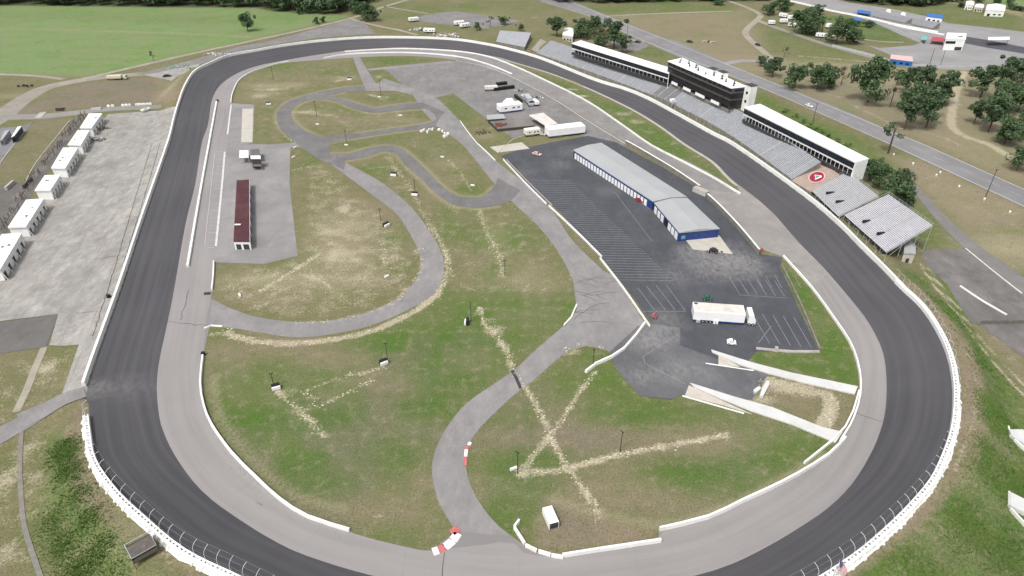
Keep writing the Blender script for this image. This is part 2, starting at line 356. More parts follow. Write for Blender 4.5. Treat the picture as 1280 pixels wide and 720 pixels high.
    # right slope outside near turn
    poly([(1125,340),(1150,345),(1205,400),(1260,470),(1300,520),(1300,800),(1000,800),(1060,715),(1150,640),(1195,560),(1205,480),(1180,420),(1140,370)], 'g', 3)
    poly([(1215,500),(1250,540),(1290,600),(1300,720),(1050,740),(1100,712),(1180,630),(1212,550)], 'l', 6, .8)
    blob(1225,590,5,7,'p',.5); blob(1210,620,7,5,'p',.45); blob(1180,690,7,4,'p',.3); blob(1270,715,9,6,'b',.5); blob(1215,540,5,8,'p',.5)
    line([(1128,366),(1152,388),(1175,420),(1196,450),(1206,480),(1209,510),(1206,545),(1196,575),(1177,608),(1150,640),(1115,672),(1080,700),(1040,728)], 4.2, .95, 'b', 1.6)
    line([(1196,450),(1209,480),(1211,510),(1207,545),(1197,578),(1178,612),(1150,645),(1110,680)], 1.0, .55, 'S', .9)
    line([(1150,330),(1170,360),(1192,388),(1215,422),(1245,455),(1285,500)], .5, 1., 'S', .8); line([(1158,330),(1178,360),(1200,388),(1223,420),(1252,450),(1290,492)], .4, .9, 'S', .7)
    poly([(1165,340),(1200,398),(1215,402),(1210,385),(1185,352)], 'g', 2); poly([(1225,408),(1290,410),(1290,500),(1250,450)], 'b', 3, .8); blob(1255,425,6,4,'S',.7); blob(1270,445,8,4,'S',.5)
    # strip between stands and highway, right of highway
    poly([(940,115),(960,122),(1100,186),(1135,235),(1170,290),(1200,310),(1155,311),(1140,290),(1090,205),(950,133)], 'g', 5, .9)
    poly([(1112,190),(1180,210),(1290,262),(1290,345),(1222,300),(1150,238)], 'b', 5, .9); blob(1262,310,16,10,'p',.9); blob(1270,300,14,6,'S',.3); blob(1265,335,8,8,'S',.45); poly([(1205,277),(1280,275),(1280,280),(1210,281)], 'd', 2, .9)
    blob(1250,290,12,4,'g',.5); blob(1145,200,9,5,'b',.7); blob(1130,195,5,4,'g',.5)
    poly([(830,60),(960,98),(1105,158),(1155,178),(1290,235),(1290,60),(1200,88),(1100,82),(960,70)], 'b', 6, .75)
    poly([(990,112),(1050,100),(1180,120),(1190,165),(1130,165),(1060,135)], 'd', 8, .8); poly([(1215,110),(1300,90),(1300,200),(1240,180),(1212,165)], 'd', 8, .7)
    line([(1070,133),(1105,150),(1125,160),(1170,168),(1200,182)], 2.2, .65); line([(1035,118),(1050,122)], 2.0, .7); blob(1195,130,6,8,'S',.8); line([(1205,90),(1196,112),(1190,140),(1191,160),(1210,172),(1235,180),(1262,196)], 3.0, 1., 'S', 2.)
    line([(1205,90),(1196,112),(1190,140),(1191,160),(1210,172),(1235,180),(1262,196)], 3.2, .8, 'p', 2.); line([(1170,170),(1200,172),(1235,180)], 2, .5)
    poly([(830,60),(960,98),(1105,158),(1155,178),(1290,235),(1290,60),(1200,88),(1100,82),(960,70),(945,40),(930,12),(760,18)], 'p', 8, .4); poly([(470,0),(690,0),(800,50),(760,60),(660,40),(600,20),(480,30)], 'p', 8, .3); poly([(1112,190),(1180,210),(1290,262),(1290,345),(1222,300),(1150,238)], 'p', 8, .3)
    poly([(760,22),(930,15),(945,45),(950,72),(905,74),(860,55),(800,35)], 'b', 8, .5); blob(880,62,25,6,'S',.35); blob(915,67,20,3,'S',.45); blob(850,40,30,14,'b',.4)
    poly([(730,10),(840,0),(900,8),(915,14),(760,19)], 'g', 8, .6); poly([(960,25),(1085,65),(1080,78),(1000,78),(955,60)], 'g', 6, .4); line([(1000,70),(1050,74),(1090,78)], 3, .7); line([(965,77),(1010,80),(1050,80),(1085,82)], 2.5, .5)
    poly([(1020,18),(1075,22),(1120,35),(1130,52),(1085,50),(1045,40),(1010,25)], 'l', 6, .9); poly([(1090,12),(1200,8),(1280,20),(1280,40),(1180,28)], 'g', 8, .6); poly([(1225,0),(1290,0),(1290,16),(1255,10)], 'f', 4); poly([(1190,4),(1240,10),(1280,22),(1280,15),(1260,12),(1205,3)], 's', 4, .5)
    poly([(470,0),(690,0),(800,50),(760,60),(660,40),(600,20),(480,30)], 'o', 8); blob(560,10,70,26,'g',.55); blob(500,20,30,10,'g',.5); blob(650,25,24,14,'b',.35); blob(600,20,25,20,'p',.3); blob(670,22,10,3,'S',.7)
    poly([(790,64),(830,72),(836,75),(800,62),(812,58),(850,72)], 'g', 3); blob(812,66,12,8,'g',.9); blob(735,50,30,12,'b',.6)
    # --- infield islands
    poly([(255,425),(275,415),(320,424),(370,428),(430,424),(480,408),(525,385),(556,355),(560,300),(620,262),(690,300),(717,350),(718,385),(690,420),(640,462),(580,507),(550,545),(541,590),(565,656),(537,689),(437,664),(350,625),(290,567),(262,520),(254,470)], 'g', 4, .8)
    poly([(433,202),(480,190),(500,205),(545,250),(575,262),(640,258),(700,315),(717,352),(700,372),(600,372),(556,340),(540,290),(510,250)], 'o', 5, .9)
    poly([(590,600),(600,540),(645,500),(740,440),(765,450),(800,495),(960,500),(1045,555),(1010,580),(920,628),(825,660),(640,672),(610,640)], 'g', 4, .55)
    poly([(270,340),(372,322),(380,185),(420,215),(470,255),(505,290),(524,325),(510,360),(460,388),(390,400),(320,396),(268,375)], 'o', 3)
    for a in [(430,250,14,10,'o',.6),(450,275,14,14,'b',.7),(420,310,16,12,'b',.8),(440,345,20,10,'b',.6),(330,350,10,6,'b',.5),(360,375,20,6,'b',.5),(500,290,7,8,'b',.3),(495,300,5,8,'g',.9),(492,340,6,6,'g',.5),(390,200,4,8,'g',.8),(375,290,3,20,'o',.7),(290,360,7,8,'g',.25),
              (340,80,20,18,'g',.9),(420,90,16,12,'g',.5),(350,105,18,6,'b',.8),(330,150,12,14,'o',.5),(330,165,8,8,'g',.3),(445,150,35,7,'b',.75),(410,150,8,6,'g',.35),(530,146,9,4,'g',.6),(470,122,20,5,'g',.5),(500,123,8,5,'g',.4),(450,130,16,3,'b',.4),
              (560,190,16,10,'g',.4),(590,235,8,5,'g',.8),(460,212,8,5,'g',.7),(440,180,8,4,'g',.5),(540,235,5,12,'b',.5),(600,300,10,8,'g',.8),(640,300,9,14,'g',.95),(560,280,5,14,'g',.9),(610,350,12,10,'b',.6),(660,350,14,12,'b',.55),(690,330,6,10,'o',.8),(625,335,8,6,'g',.7),(640,380,14,8,'g',.75),(690,385,10,8,'g',.7),(705,375,4,6,'g',.5),
              (330,440,10,8,'o',.6),(375,440,12,10,'b',.45),(330,470,8,14,'g',.5),(410,445,14,5,'b',.3),(400,470,16,8,'g',.7),(490,470,12,8,'b',.75),(495,440,10,8,'l',.6),(540,450,14,9,'l',.8),(590,420,8,8,'l',.8),(480,520,14,9,'l',.8),(560,480,10,7,'l',.7),(470,500,6,10,'d',.6),(440,585,5,16,'d',.75),(470,560,12,5,'d',.4),(450,600,9,8,'b',.6),(380,580,12,10,'l',.85),(500,580,14,8,'l',.85),(350,560,12,12,'g',.8),(410,545,20,3,'b',.6),(470,620,12,6,'o',.8),(520,640,9,8,'o',.8),(530,590,5,12,'b',.45),(280,500,5,14,'g',.5),(300,530,6,10,'g',.8),(370,635,7,5,'b',.4),(270,440,4,6,'b',.6),
              (640,560,8,7,'l',.9),(620,610,8,5,'b',.5),(660,610,10,5,'l',.8),(650,635,10,5,'l',.6),(630,640,4,5,'l',.7),(600,560,4,7,'o',.6),(700,548,30,3,'b',.55),(650,545,12,3,'b',.6),(700,520,8,6,'o',.6),(745,445,6,4,'g',1),(695,465,6,6,'g',.6),(660,485,8,4,'g',.3),(760,480,8,7,'g',.6),(820,520,14,5,'g',.6),(730,560,10,4,'g',.6),(810,590,18,10,'o',.75),(780,620,14,6,'b',.45),(870,600,16,8,'g',.8),(920,570,14,8,'l',.7),(960,560,12,6,'g',.8),(900,555,8,4,'b',.55),(970,600,7,4,'g',.5),(740,620,8,6,'b',.4),(900,640,8,3,'o',.5),(960,530,10,5,'b',.5),(850,545,16,4,'b',.4)]: blob(*a)
    poly([(668,645),(688,620),(700,622),(755,645),(780,655),(822,660),(810,680),(705,690),(675,685)], 'b', 1.5, .9); poly([(680,640),(690,625),(750,650),(740,675),(690,675)], 'd', 3, .7)
    for pp, am in [([(270,340),(372,322),(380,185),(420,215),(470,255),(505,290),(524,325),(510,360),(460,388),(390,400),(320,396),(268,375)], .55), ([(289,125),(300,100),(350,80),(440,73),(456,105),(400,113),(350,130),(345,160),(365,180),(318,180),(316,130)], .42), ([(370,135),(400,126),(440,136),(500,139),(545,150),(500,160),(400,170)], .42), ([(433,202),(480,190),(500,205),(545,250),(600,262),(640,258),(700,315),(717,352),(700,372),(600,372),(556,340),(510,250)], .42), ([(430,185),(480,175),(560,163),(600,215),(590,240),(560,235),(520,195)], .38),
        ([(255,425),(430,424),(556,355),(600,372),(700,372),(640,462),(541,590),(565,656),(537,689),(437,664),(290,567)], .2), ([(590,600),(640,500),(740,440),(960,500),(1045,555),(920,628),(640,672)], .2), ([(-100,445),(98,434),(75,500),(15,535),(-100,600)], .45), ([(-100,560),(60,545),(62,700),(0,800),(-100,800)], .45), ([(1112,190),(1290,262),(1290,345),(1222,300),(1150,238)], .38), ([(830,60),(1290,235),(1290,60),(960,60)], .3), ([(645,84),(740,118),(855,183),(920,232),(812,181)], .35)]: poly(pp, 'S', 4, am)
    for x, y, rx, ry, a in [(335,108,14,6,.7),(330,118,9,6,.7),(365,106,10,5,.5),(430,98,9,4,.6),(385,140,10,4,.6),(430,285,12,12,.6),(425,320,12,9,.6),(330,350,16,5,.6),(400,350,16,6,.5),(500,150,10,3,.4),(560,205,6,6,.4),(605,170,6,6,.5),(620,300,5,14,.4),(660,350,10,8,.4)]: blob(x, y, rx, ry, 'p', a)
    # top islands greener
    poly([(452,72),(510,72),(548,75),(470,83)], 'g', 3, .9); poly([(462,88),(482,88),(505,108),(475,104)], 'g', 3, .8); blob(473,96,3,5,'S',.8)
    poly([(545,123),(568,118),(606,146),(575,151)], 'g', 3, .6)
    poly([(645,84),(690,97),(740,118),(790,142),(855,183),(920,232),(812,181),(735,128)], 'g', 2, .9)
    for x, y, rx, ry, a in [(715,112,6,3,.9),(725,120,8,3,.95),(780,142,8,5,.8),(795,152,7,6,.8),(810,165,6,6,.6),(840,178,6,8,.6),(870,195,4,6,.5)]: blob(x, y, rx, ry, 'S', a)
    # grass beside the lot at the right
    poly([(980,330),(1010,360),(1040,400),(1058,427),(1070,455),(1073,485),(990,462),(935,452),(945,440),(1020,440),(1022,432),(975,335)], 'g', 1.5, 1.); poly([(985,340),(1050,430),(1060,470),(960,452),(1030,445)], 'l', 4, .4)
    poly([(940,478),(960,470),(1068,495),(1050,530),(1040,540),(935,500)], 'b', 2, .5)
    line([(950,474),(985,482),(1030,492),(1040,500),(1036,520),(1030,532)], 3.2, 1.); blob(985,485,12,4,'S',.9); blob(950,500,7,4,'S',.8); blob(1010,492,8,3,'S',.6)
    # sandy scars and trench lines
    for pts, wd, a in [([(645,468),(662,492),(680,525),(687,545),(702,572),(722,602),(748,640)],1.1,.95),([(743,466),(728,485),(712,510),(700,530),(686,546),(655,584),(648,592)],1.0,.85),([(650,590),(700,588),(762,571),(830,558),(908,544)],1.2,.95),
        ([(347,489),(368,508),(390,528),(405,546)],1.4,.8),([(385,487),(415,476),(440,467)],.9,.6),([(398,508),(420,498),(440,488),(465,475)],1.0,.7),([(375,488),(395,500),(380,515)],1.2,.6),([(450,468),(478,460)],1.2,.8),([(600,385),(606,405),(622,422),(634,440),(640,462)],1.6,.8),([(560,430),(580,408),(598,385)],.8,.5),
        ([(486,195),(495,212),(512,232),(525,260)],2.0,.6),([(525,262),(545,292),(560,325),(567,345)],.6,.6),([(600,262),(608,290),(622,315),(628,345)],1.8,.65),([(567,345),(580,358),(600,365)],1.5,.5),([(560,200),(575,215),(590,240)],.8,.6),
        ([(387,208),(393,240),(395,290),(402,330)],1.6,.45),([(478,300),(481,330),(483,345)],1.4,.7),([(365,213),(387,208)],1.,.6),([(322,366),(345,352),(375,333),(398,318)],1.2,.85),([(375,343),(395,348),(410,358)],.9,.8),([(412,320),(450,290),(480,280)],.7,.5),
        ([(420,340),(440,356),(470,368)],.5,.5),([(470,645),(490,640),(505,640)],.5,.5),([(395,150),(430,152),(500,148)],1.6,.5),([(365,140),(395,142),(420,145)],3.,.7),([(420,102),(440,96)],3.,.7),([(395,100),(420,95)],2.,.4),([(462,118),(475,122),(480,125)],3.,.7),([(493,137),(500,145)],2.,.7)]: line(pts, wd, a)
    for x, y, rx, ry, a in [(430,262,7,9,.8),(415,290,9,7,.85),(422,320,10,8,.9),(412,305,3,3,.9),(445,325,7,6,.8),(455,345,7,6,.75),(400,345,14,5,.7),(340,345,12,3,.7),(300,350,12,3,.4),(320,372,14,4,.5),(370,375,10,4,.45),(510,325,5,6,.5),(520,315,3,6,.6),(470,285,7,6,.4),
                            (340,112,16,5,.85),(325,120,8,6,.8),(365,108,12,4,.6),(430,97,8,3,.7),(385,140,9,4,.8),(480,122,6,4,.7),(618,412,4,4,.9),(612,400,3,3,.8),(630,350,4,10,.4),(600,330,7,10,.4),(575,320,5,8,.35),(555,350,4,5,.5),(500,235,5,5,.7),(365,492,5,3,.6),(687,546,3,3,.8),(655,590,2.5,3,.8),(748,642,2.5,4,.7),(700,450,3,3,.4),(715,440,5,2,.7),(650,440,7,3,.5),(655,372,5,4,.4),(590,165,8,4,.4),(610,160,6,5,.6),(610,185,4,4,.5),(385,190,3,4,.4)]: blob(x, y, rx, ry, 'S', a)
    for rim in [[(415,191),(437,191),(460,184),(482,181),(500,184),(516,195),(536,214),(556,234),(576,245),(600,246),(617,233)],[(432,202),(457,197.5),(480,190),(494,193),(504,205),(524,223),(544,243),(569,258.5),(597,261.5),(622,258.5)],[(456,106.5),(427,109),(395,115),(365,124),(348,136),(345,150),(354,165)],[(432,116),(410,121),(385,126.5),(370,134.5),(366,145),(377,159),(398,171)],[(398,120),(430,123.5),(450,130),(470,134),(490,131),(530,127.5),(550,132)],[(400,125),(420,127.5),(440,136),(465,142),(490,140),(530,137),(541,143),(545,150),(530,154),(495,159),(445,166)],[(415,179),(445,173.5),(495,166),(532,161.5)]]:
        line(rim, .9, .75, 'p', 1.3); line(rim, .6, .3, 'S', 1.2)
    for pts, wd, am, so in [([(400,543),(450,546),(500,545),(545,549)],5,.7,5),([(458,530),(446,560),(440,590),(436,606)],6,.8,5),([(478,498),(466,515),(455,540)],4,.6,4),([(600,546),(680,545),(760,550),(800,556)],5,.65,4),([(500,452),(520,440),(530,425)],4,.5,4),([(700,520),(712,545),(730,560)],5,.5,5),([(380,500),(430,510),(470,505)],3,.4,4),([(300,545),(340,600),(400,640)],3,.5,3),([(640,520),(655,500),(680,490)],3,.4,3)]: line(pts, wd, am, 'd', so)
    for x, y, rx, ry in [(420,520,12,7),(530,500,8,8),(500,560,9,7),(560,430,9,6),(400,600,9,6),(340,530,8,8),(900,590,14,6),(690,575,8,3),(770,520,12,4),(640,590,5,4)]: blob(x, y, rx, ry, 'l', .9)
    for x, y, rx, ry in [(350,430,14,6),(300,450,6,8),(420,450,10,4),(520,630,10,6),(460,640,12,4),(840,630,14,4),(760,600,10,6),(850,560,14,4),(500,480,6,5)]: blob(x, y, rx, ry, 'b', .55)
    for pts in [[(560,620),(520,600),(470,560),(430,500),(420,460)],[(280,440),(340,500),(420,560),(500,640)],[(600,590),(660,620),(740,610),(840,600)],[(520,410),(500,450),(440,480)],[(300,330),(360,360),(430,370),(480,350)],[(400,230),(440,290),(470,350)]]:
        line(pts, .3, .16, 'p', .8)
    # sandy road shoulders
    for pts, wd, a in [([(553,355),(545,370),(520,388),(470,412),(420,424),(370,429),(320,427),(285,418)],2.0,.95),([(535,280),(552,305),(560,330),(556,352)],2.,.7),([(511,358),(495,376),(460,391),(420,401),(370,404)],1.,.7),([(525,310),(527,335),(520,352)],1.8,.6),([(400,209),(420,222),(440,235)],1.2,.4),
        ([(372,180),(355,168),(345,152)],1.5,.6),([(640,465),(612,485),(580,508),(556,541)],.6,.5),([(541,575),(543,605),(553,636),(566,658)],.8,.5),([(662,480),(690,457),(712,438)],.9,.5),([(705,440),(725,428),(750,432),(770,440)],1.6,.8),([(640,258),(670,280),(690,305),(707,330),(716,355)],.6,.5),
        ([(262,378),(295,394),(340,402)],.5,.4),([(255,420),(290,413)],1.,.6),([(437,203),(460,199),(490,193)],.8,.4),([(505,208),(525,226),(545,246),(570,260),(600,262)],.7,.5),([(440,117),(410,122),(385,127)],.8,.4),([(395,124),(430,128),(465,143),(500,139)],.8,.5),([(565,178),(600,185)],1,.4),([(690,262),(735,310),(760,332)],1.5,.4)]: line(pts, wd, a)
    line([(255,455),(258,500),(272,545),(300,585),(350,630),(430,662)], .8, .35, 'd', 2)
    line([(690,624),(760,645),(830,655),(900,636),(975,600),(1030,568)], .8, .7, 'p', 1.)   # faint perimeter track
    line([(268,470),(270,500),(285,535),(320,580),(370,620),(430,636)], .9, .65, 'p', 1.)
    # donut ring on the grass
    c = P(667,362)
    ring = [(c.x+3.2*math.cos(t), c.y+3.2*math.sin(t), 0) for t in np.linspace(0, 5.9, 40)]
    rw = np.array(ring); k = sel(rw, 4); _, d = nearest(rw, cq[k], False); i = ci[k]; sand[i] = np.maximum(sand[i], np.clip(1-d/1.1, 0, 1)*.7)
    ny, nx = len(YS), len(XS)
    # cut: ground stays clear below the track sheet because Gz drops there
    idx = np.arange(n).reshape(ny, nx)
    faces = np.stack([idx[:-1, :-1], idx[:-1, 1:], idx[1:, 1:], idx[1:, :-1]], -1).reshape(-1, 4)
    me = bpy.data.meshes.new('ground'); me.vertices.add(n); me.loops.add(len(faces)*4); me.polygons.add(len(faces))
    me.vertices.foreach_set('co', np.column_stack([q, z]).astype(np.float32).ravel())
    me.loops.foreach_set('vertex_index', faces.ravel().astype(np.int32))
    me.polygons.foreach_set('loop_start', (np.arange(len(faces))*4).astype(np.int32))
    me.polygons.foreach_set('use_smooth', np.ones(len(faces), bool))
    me.update(); 
    ca = me.attributes.new('cover', 'FLOAT_COLOR', 'POINT'); ca.data.foreach_set('color', np.column_stack([col, sand]).astype(np.float32).ravel())
    o = bpy.data.objects.new('ground', me); COL.objects.link(o); props(o, kind='structure')
    m, nt, b, pos = newmat('grass_and_dirt'); b.inputs['Roughness'].default_value = .95
    at = nd(nt, 'ShaderNodeAttribute', attribute_name='cover')
    c = at.outputs['Color']
    n1 = noise(nt, pos, .045, 7, .65); n2 = noise(nt, pos, .35, 6, .7); n3 = noise(nt, pos, 2.2, 5, .75); n4 = noise(nt, mapping(nt, pos, (.02, .12, 1), .25), 1., 5, .6)
    c = mix(nt, ramp(nt, n1, .42, .68, 0, .42), c, (.20, .172, .115))
    c = mix(nt, ramp(nt, n1, .5, .3, 0, .38), c, (.075, .140, .024))
    c = mix(nt, ramp(nt, n2, .52, .68, 0, .62), c, (.23, .195, .135))
    c = mix(nt, ramp(nt, n2, .44, .28, 0, .6), c, (.058, .098, .022))
    c = mix(nt, ramp(nt, n4, .45, .7, 0, .25), c, (.14, .135, .06))
    c = mix(nt, ramp(nt, n3, .45, .72, 0, .8), c, mix(nt, 1., c, (1.6, 1.5, 1.55), 'MULTIPLY'))
    c = mix(nt, ramp(nt, n3, .5, .28, 0, .85), c, mix(nt, 1., c, (.42, .48, .42), 'MULTIPLY'))
    # sand, broken up by fine noise
    br = math_(nt, 'ADD', math_(nt, 'MULTIPLY', noise(nt, pos, 1.1, 8, .8), .85), math_(nt, 'MULTIPLY', noise(nt, pos, .2, 5, .6), .55))
    sm = math_(nt, 'ADD', math_(nt, 'MULTIPLY', at.outputs['Alpha'], .46), br)
    sm = ramp(nt, sm, .93, 1.14, 0, .95)
    c = mix(nt, sm, c, mix(nt, ramp(nt, n3, .3, .7), (.24, .20, .13), (.50, .45, .34)))
    nt.links.new(c, b.inputs['Base Color'])
    bp = nd(nt, 'ShaderNodeBump'); bp.inputs['Strength'].default_value = .5; bp.inputs['Distance'].default_value = .35
    nt.links.new(n3, bp.inputs['Height']); nt.links.new(bp.outputs['Normal'], b.inputs['Normal'])
    me.materials.append(m)
build_ground()

# ------------------------------------------------------------ sheets and strips
def sheet(name, pts, mat, z=.03, smooth=False, world=None, drape=False, parent=None, kind='structure'):
    w = world if world is not None else W2([(a[0], a[1]) for a in pts])
    if smooth: w = dens(w, 4., True)
    vs = [Vector((a[0], a[1], 0)) for a in w]
    tris = geometry.tessellate_polygon([vs])
    b = MB(); b.v = [(v.x, v.y, z) for v in vs]; b.f = [tuple(t) for t in tris]; b.m = [0]*len(b.f)
    me = bpy.data.meshes.new(name); 
    fs = []
    for t in b.f:
        a, c, d = (vs[i] for i in t); cr = (c-a).cross(d-a).z
        fs.append(t if cr > 0 else (t[0], t[2], t[1]))
    if drape:
        bm = bmesh.new(); bv = [bm.verts.new(v) for v in b.v]
        for t in fs:
            try: bm.faces.new([bv[i] for i in t])
            except ValueError: pass
        for _ in range(7):
            es = [e for e in bm.edges if e.calc_length() > 2.5]
            if not es: break
            bmesh.ops.subdivide_edges(bm, edges=es, cuts=1, use_grid_fill=False)
            bmesh.ops.triangulate(bm, faces=[f for f in bm.faces if len(f.verts) > 4])
        bm.verts.ensure_lookup_table(); co = np.array([v.co[:] for v in bm.verts]); zz = Gz(co)
        for v, h in zip(bm.verts, zz): v.co.z = h+z
        bm.to_mesh(me); bm.free()
    else:
        me.from_pydata(b.v, [], fs)
    me.materials.append(mat); o = bpy.data.objects.new(name, me); COL.objects.link(o)
    if parent is None: props(o, kind=kind)
    else: o.parent = parent
    return o
def band(name, A, B, mat, z=0., nseg=6, closed=False, useAz=True, drape=False, parent=None, kind='structure', crown=0.):
    """surface between polyline A (world) and its nearest points on polyline B; uv in metres"""
    n = len(A)
    SB_ = np.concatenate([[0], np.cumsum(np.linalg.norm(np.diff(B[:, :2], axis=0), axis=1))]); tot = SB_[-1]+(np.linalg.norm(B[0, :2]-B[-1, :2]) if closed else 0)
    Bc = np.vstack([B, B[:1]]) if closed else B; Sc = np.append(SB_, tot) if closed else SB_
    bp0, _ = nearest(B, A, closed); ii = np.array([np.argmin(np.linalg.norm(B[:, :2]-q[:2], axis=1)) for q in bp0]); sv = SB_[ii]
    if closed: sv = np.unwrap(sv/tot*2*np.pi)*tot/2/np.pi
    inc = sv[-1] > sv[0]; sv = sv if inc else -sv; sv = np.maximum.accumulate(sv)
    W_ = 32; ker = np.ones(2*W_+1)/(2*W_+1)
    if closed: ext = np.concatenate([sv[-W_:]-tot, sv, sv[:W_]+tot])
    else: ext = np.concatenate([2*sv[0]-sv[1:W_+1][::-1], sv, 2*sv[-1]-sv[-W_-1:-1][::-1]])
    sv = np.convolve(ext, ker, 'valid'); sv = sv if inc else -sv
    sv = np.mod(sv, tot) if closed else np.clip(sv, 0, tot)
    if not closed: sv[0] = 0 if inc else tot; sv[-1] = tot if inc else 0
    bp = np.stack([np.interp(sv, Sc, Bc[:, k]) for k in range(3)], 1); d = np.linalg.norm((bp-A)[:, :2], axis=1)
    L = np.concatenate([[0], np.cumsum(np.linalg.norm(np.diff(A[:, :2], axis=0), axis=1))])
    v = []; uv = []
    for i in range(n):
        for k in range(nseg+1):
            t = k/nseg; p = A[i]*(1-t)+bp[i]*t
            v.append((p[0], p[1], p[2]+z)); uv.append((L[i], d[i]*t))
    if drape:
        zz = Gz(np.array(v)); v = [(a[0], a[1], h+z) for a, h in zip(v, zz)]
    f = []
    for i in range(n if closed else n-1):
        j = (i+1) % n
        for k in range(nseg): f.append((i*(nseg+1)+k, j*(nseg+1)+k, j*(nseg+1)+k+1, i*(nseg+1)+k+1))
    if closed:   # duplicate first row so the uv does not wrap
        base = len(v); v += v[:nseg+1]; uv += [(L[-1]+np.linalg.norm(A[0]-A[-1]), q[1]) for q in uv[:nseg+1]]
        for q in range(nseg): f[-nseg+q] = ((n-1)*(nseg+1)+q, base+q, base+q+1, (n-1)*(nseg+1)+q+1)
    mb = MB(); mb.v = v; mb.f = f; mb.m = [0]*len(f)
    p0, p1, p2 = (Vector(v[i]) for i in f[0][:3])
    if (p1-p0).cross(p2-p0).z < 0: mb.f = [tuple(reversed(q)) for q in f]
    o = mb.build(name, mat, parent, uvs=uv)
    if parent is None: props(o, kind=kind)
    return o
def ribbon(name, pts, width, mat, z=.06, drape=False, parent=None, step=3., world=None, kind='structure', jit=0.):
    c = dens(W2(pts), step) if world is None else world
    t = np.gradient(c[:, :2], axis=0); t /= np.linalg.norm(t, axis=1)[:, None]+1e-9; nrm = np.stack([-t[:, 1], t[:, 0]], 1)
    wd = np.full(len(c), width) if np.isscalar(width) else np.interp(np.linspace(0, 1, len(c)), np.linspace(0, 1, len(width)), width)
    ja = wd/2+rng.uniform(-jit, jit, len(c)); jb = wd/2+rng.uniform(-jit, jit, len(c))
    A = c[:, :2]+nrm*ja[:, None]; B = c[:, :2]-nrm*jb[:, None]
    zA = Gz(A) if drape else c[:, 2]; zB = Gz(B) if drape else c[:, 2]
    v = []; 
    for i in range(len(c)): v += [(A[i, 0], A[i, 1], zA[i]+z), (B[i, 0], B[i, 1], zB[i]+z)]
    f = [(2*i, 2*i+1, 2*i+3, 2*i+2) for i in range(len(c)-1)]
    mb = MB(); mb.v = v; mb.f = f; mb.m = [0]*len(f); o = mb.build(name, mat, parent)
    if parent is None: props(o, kind=kind)
    return o
def ribbon2(name, L, R, mat, z=.05):
    """road from its two measured edges"""
    a = dens(W2(L), 3.); b = dens(W2(R), 3.)
    def rs(p, n):
        s = np.concatenate([[0], np.cumsum(np.linalg.norm(np.diff(p[:, :2], axis=0), axis=1))]); s /= s[-1]
        u = np.linspace(0, 1, n); return np.stack([np.interp(u, s, p[:, k]) for k in range(3)], 1)
    n = max(len(a), len(b)); a = rs(a, n); b = rs(b, n); v = []; f = []
    for i in range(n): v += [(a[i, 0], a[i, 1], z), (b[i, 0], b[i, 1], z)]
    f = [(2*i, 2*i+1, 2*i+3, 2*i+2) for i in range(n-1)]
    mb = MB(); mb.v = v; mb.f = f; mb.m = [0]*len(f); return props(mb.build(name, mat), kind='structure')

# banked racing surface and apron
band('race_track', outw, innw, TRACK, .0, 7, True)
AP = [(642,97),(607,83),(570,75),(510,70),(441,72),(400,75),(350,79.5),(320,88),(300,100),(291,117),(289,129),(284,180),(277,230),(270,310),(266,360),(258,400),(254,446),(251,480),(255,507),(265,532),(290,567),(320,597.5),(350,625),(385,647),(437,665),(455,671),(495,681),(537,690),(560,686),(600,682),(640,676),(650,690),(689,697),(720,693),(822,679),(824,663),(885,648),(927,628),(960,613),(997,594),(1035,570),(1052,552),(1061,535),(1072,507),(1075,480),(1070,452),(1060,427),(1042,400),(1013,360),(978,321)]
apw = dens(W2(AP), 3.)
i0 = int(np.argmin(np.linalg.norm(innw[:, :2]-np.array(P(640,77))[:2], axis=1)))
# slice of the inner edge that runs past the far turn, back straight and near turn
order = np.roll(innw, -i0, 0)[::-1]
i1 = int(np.argmin(np.linalg.norm(order[:, :2]-np.array(P(968,270))[:2], axis=1)))
arc = order[:i1]; arc = arc.copy(); arc[:, 2] = .0
apw2 = apw.copy(); apw2[:, 2] = 0.
band('track_apron', arc, apw2, APRON, .035, 4, False)
sheet('apron_base', None, APRON, .012, world=np.vstack([arc, apw2[::-1]]))
# concrete pit entrance between the apron and the front straight
sheet('pit_entry_apron', [(978,321),(951,311),(940,300),(884,242),(876,236),(925,242),(921,232),(930,232),(948,250),(968,268),(1000,305),(1020,325),(1035,342),(1013,360)], asphalt('pit_entry_concrete', (.27,.252,.238), (.2,.185,.175), .55, (.36,.335,.30), .4, .06), .045)
# light shoulder beside the front straight
i2 = [int(np.argmin(np.linalg.norm(innw[:, :2]-np.array(P(*q))[:2], axis=1))) for q in ((638,76),(925,233))]
lo, hi = min(i2), max(i2); seg = innw[lo:hi+1].copy(); seg[:, 2] = 0
e = offset(seg, 1.6); e = e if np.hypot(*(e[len(e)//2, :2]-np.array([0, 300]))) < np.hypot(*(seg[len(seg)//2, :2]-np.array([0, 300]))) else offset(seg, -1.6)
band('track_shoulder', seg, e, CONC, .04, 1, False)
# pit road
ribbon2('pit_road', [(925,242),(905,227),(860,202),(812,181),(735,128),(690,105),(640,82),(607,70),(570,65)], [(876,236),(850,218),(820,200),(785,180),(735,150),(690,122),(640,96),(607,83),(570,75)], PITASP, .05)
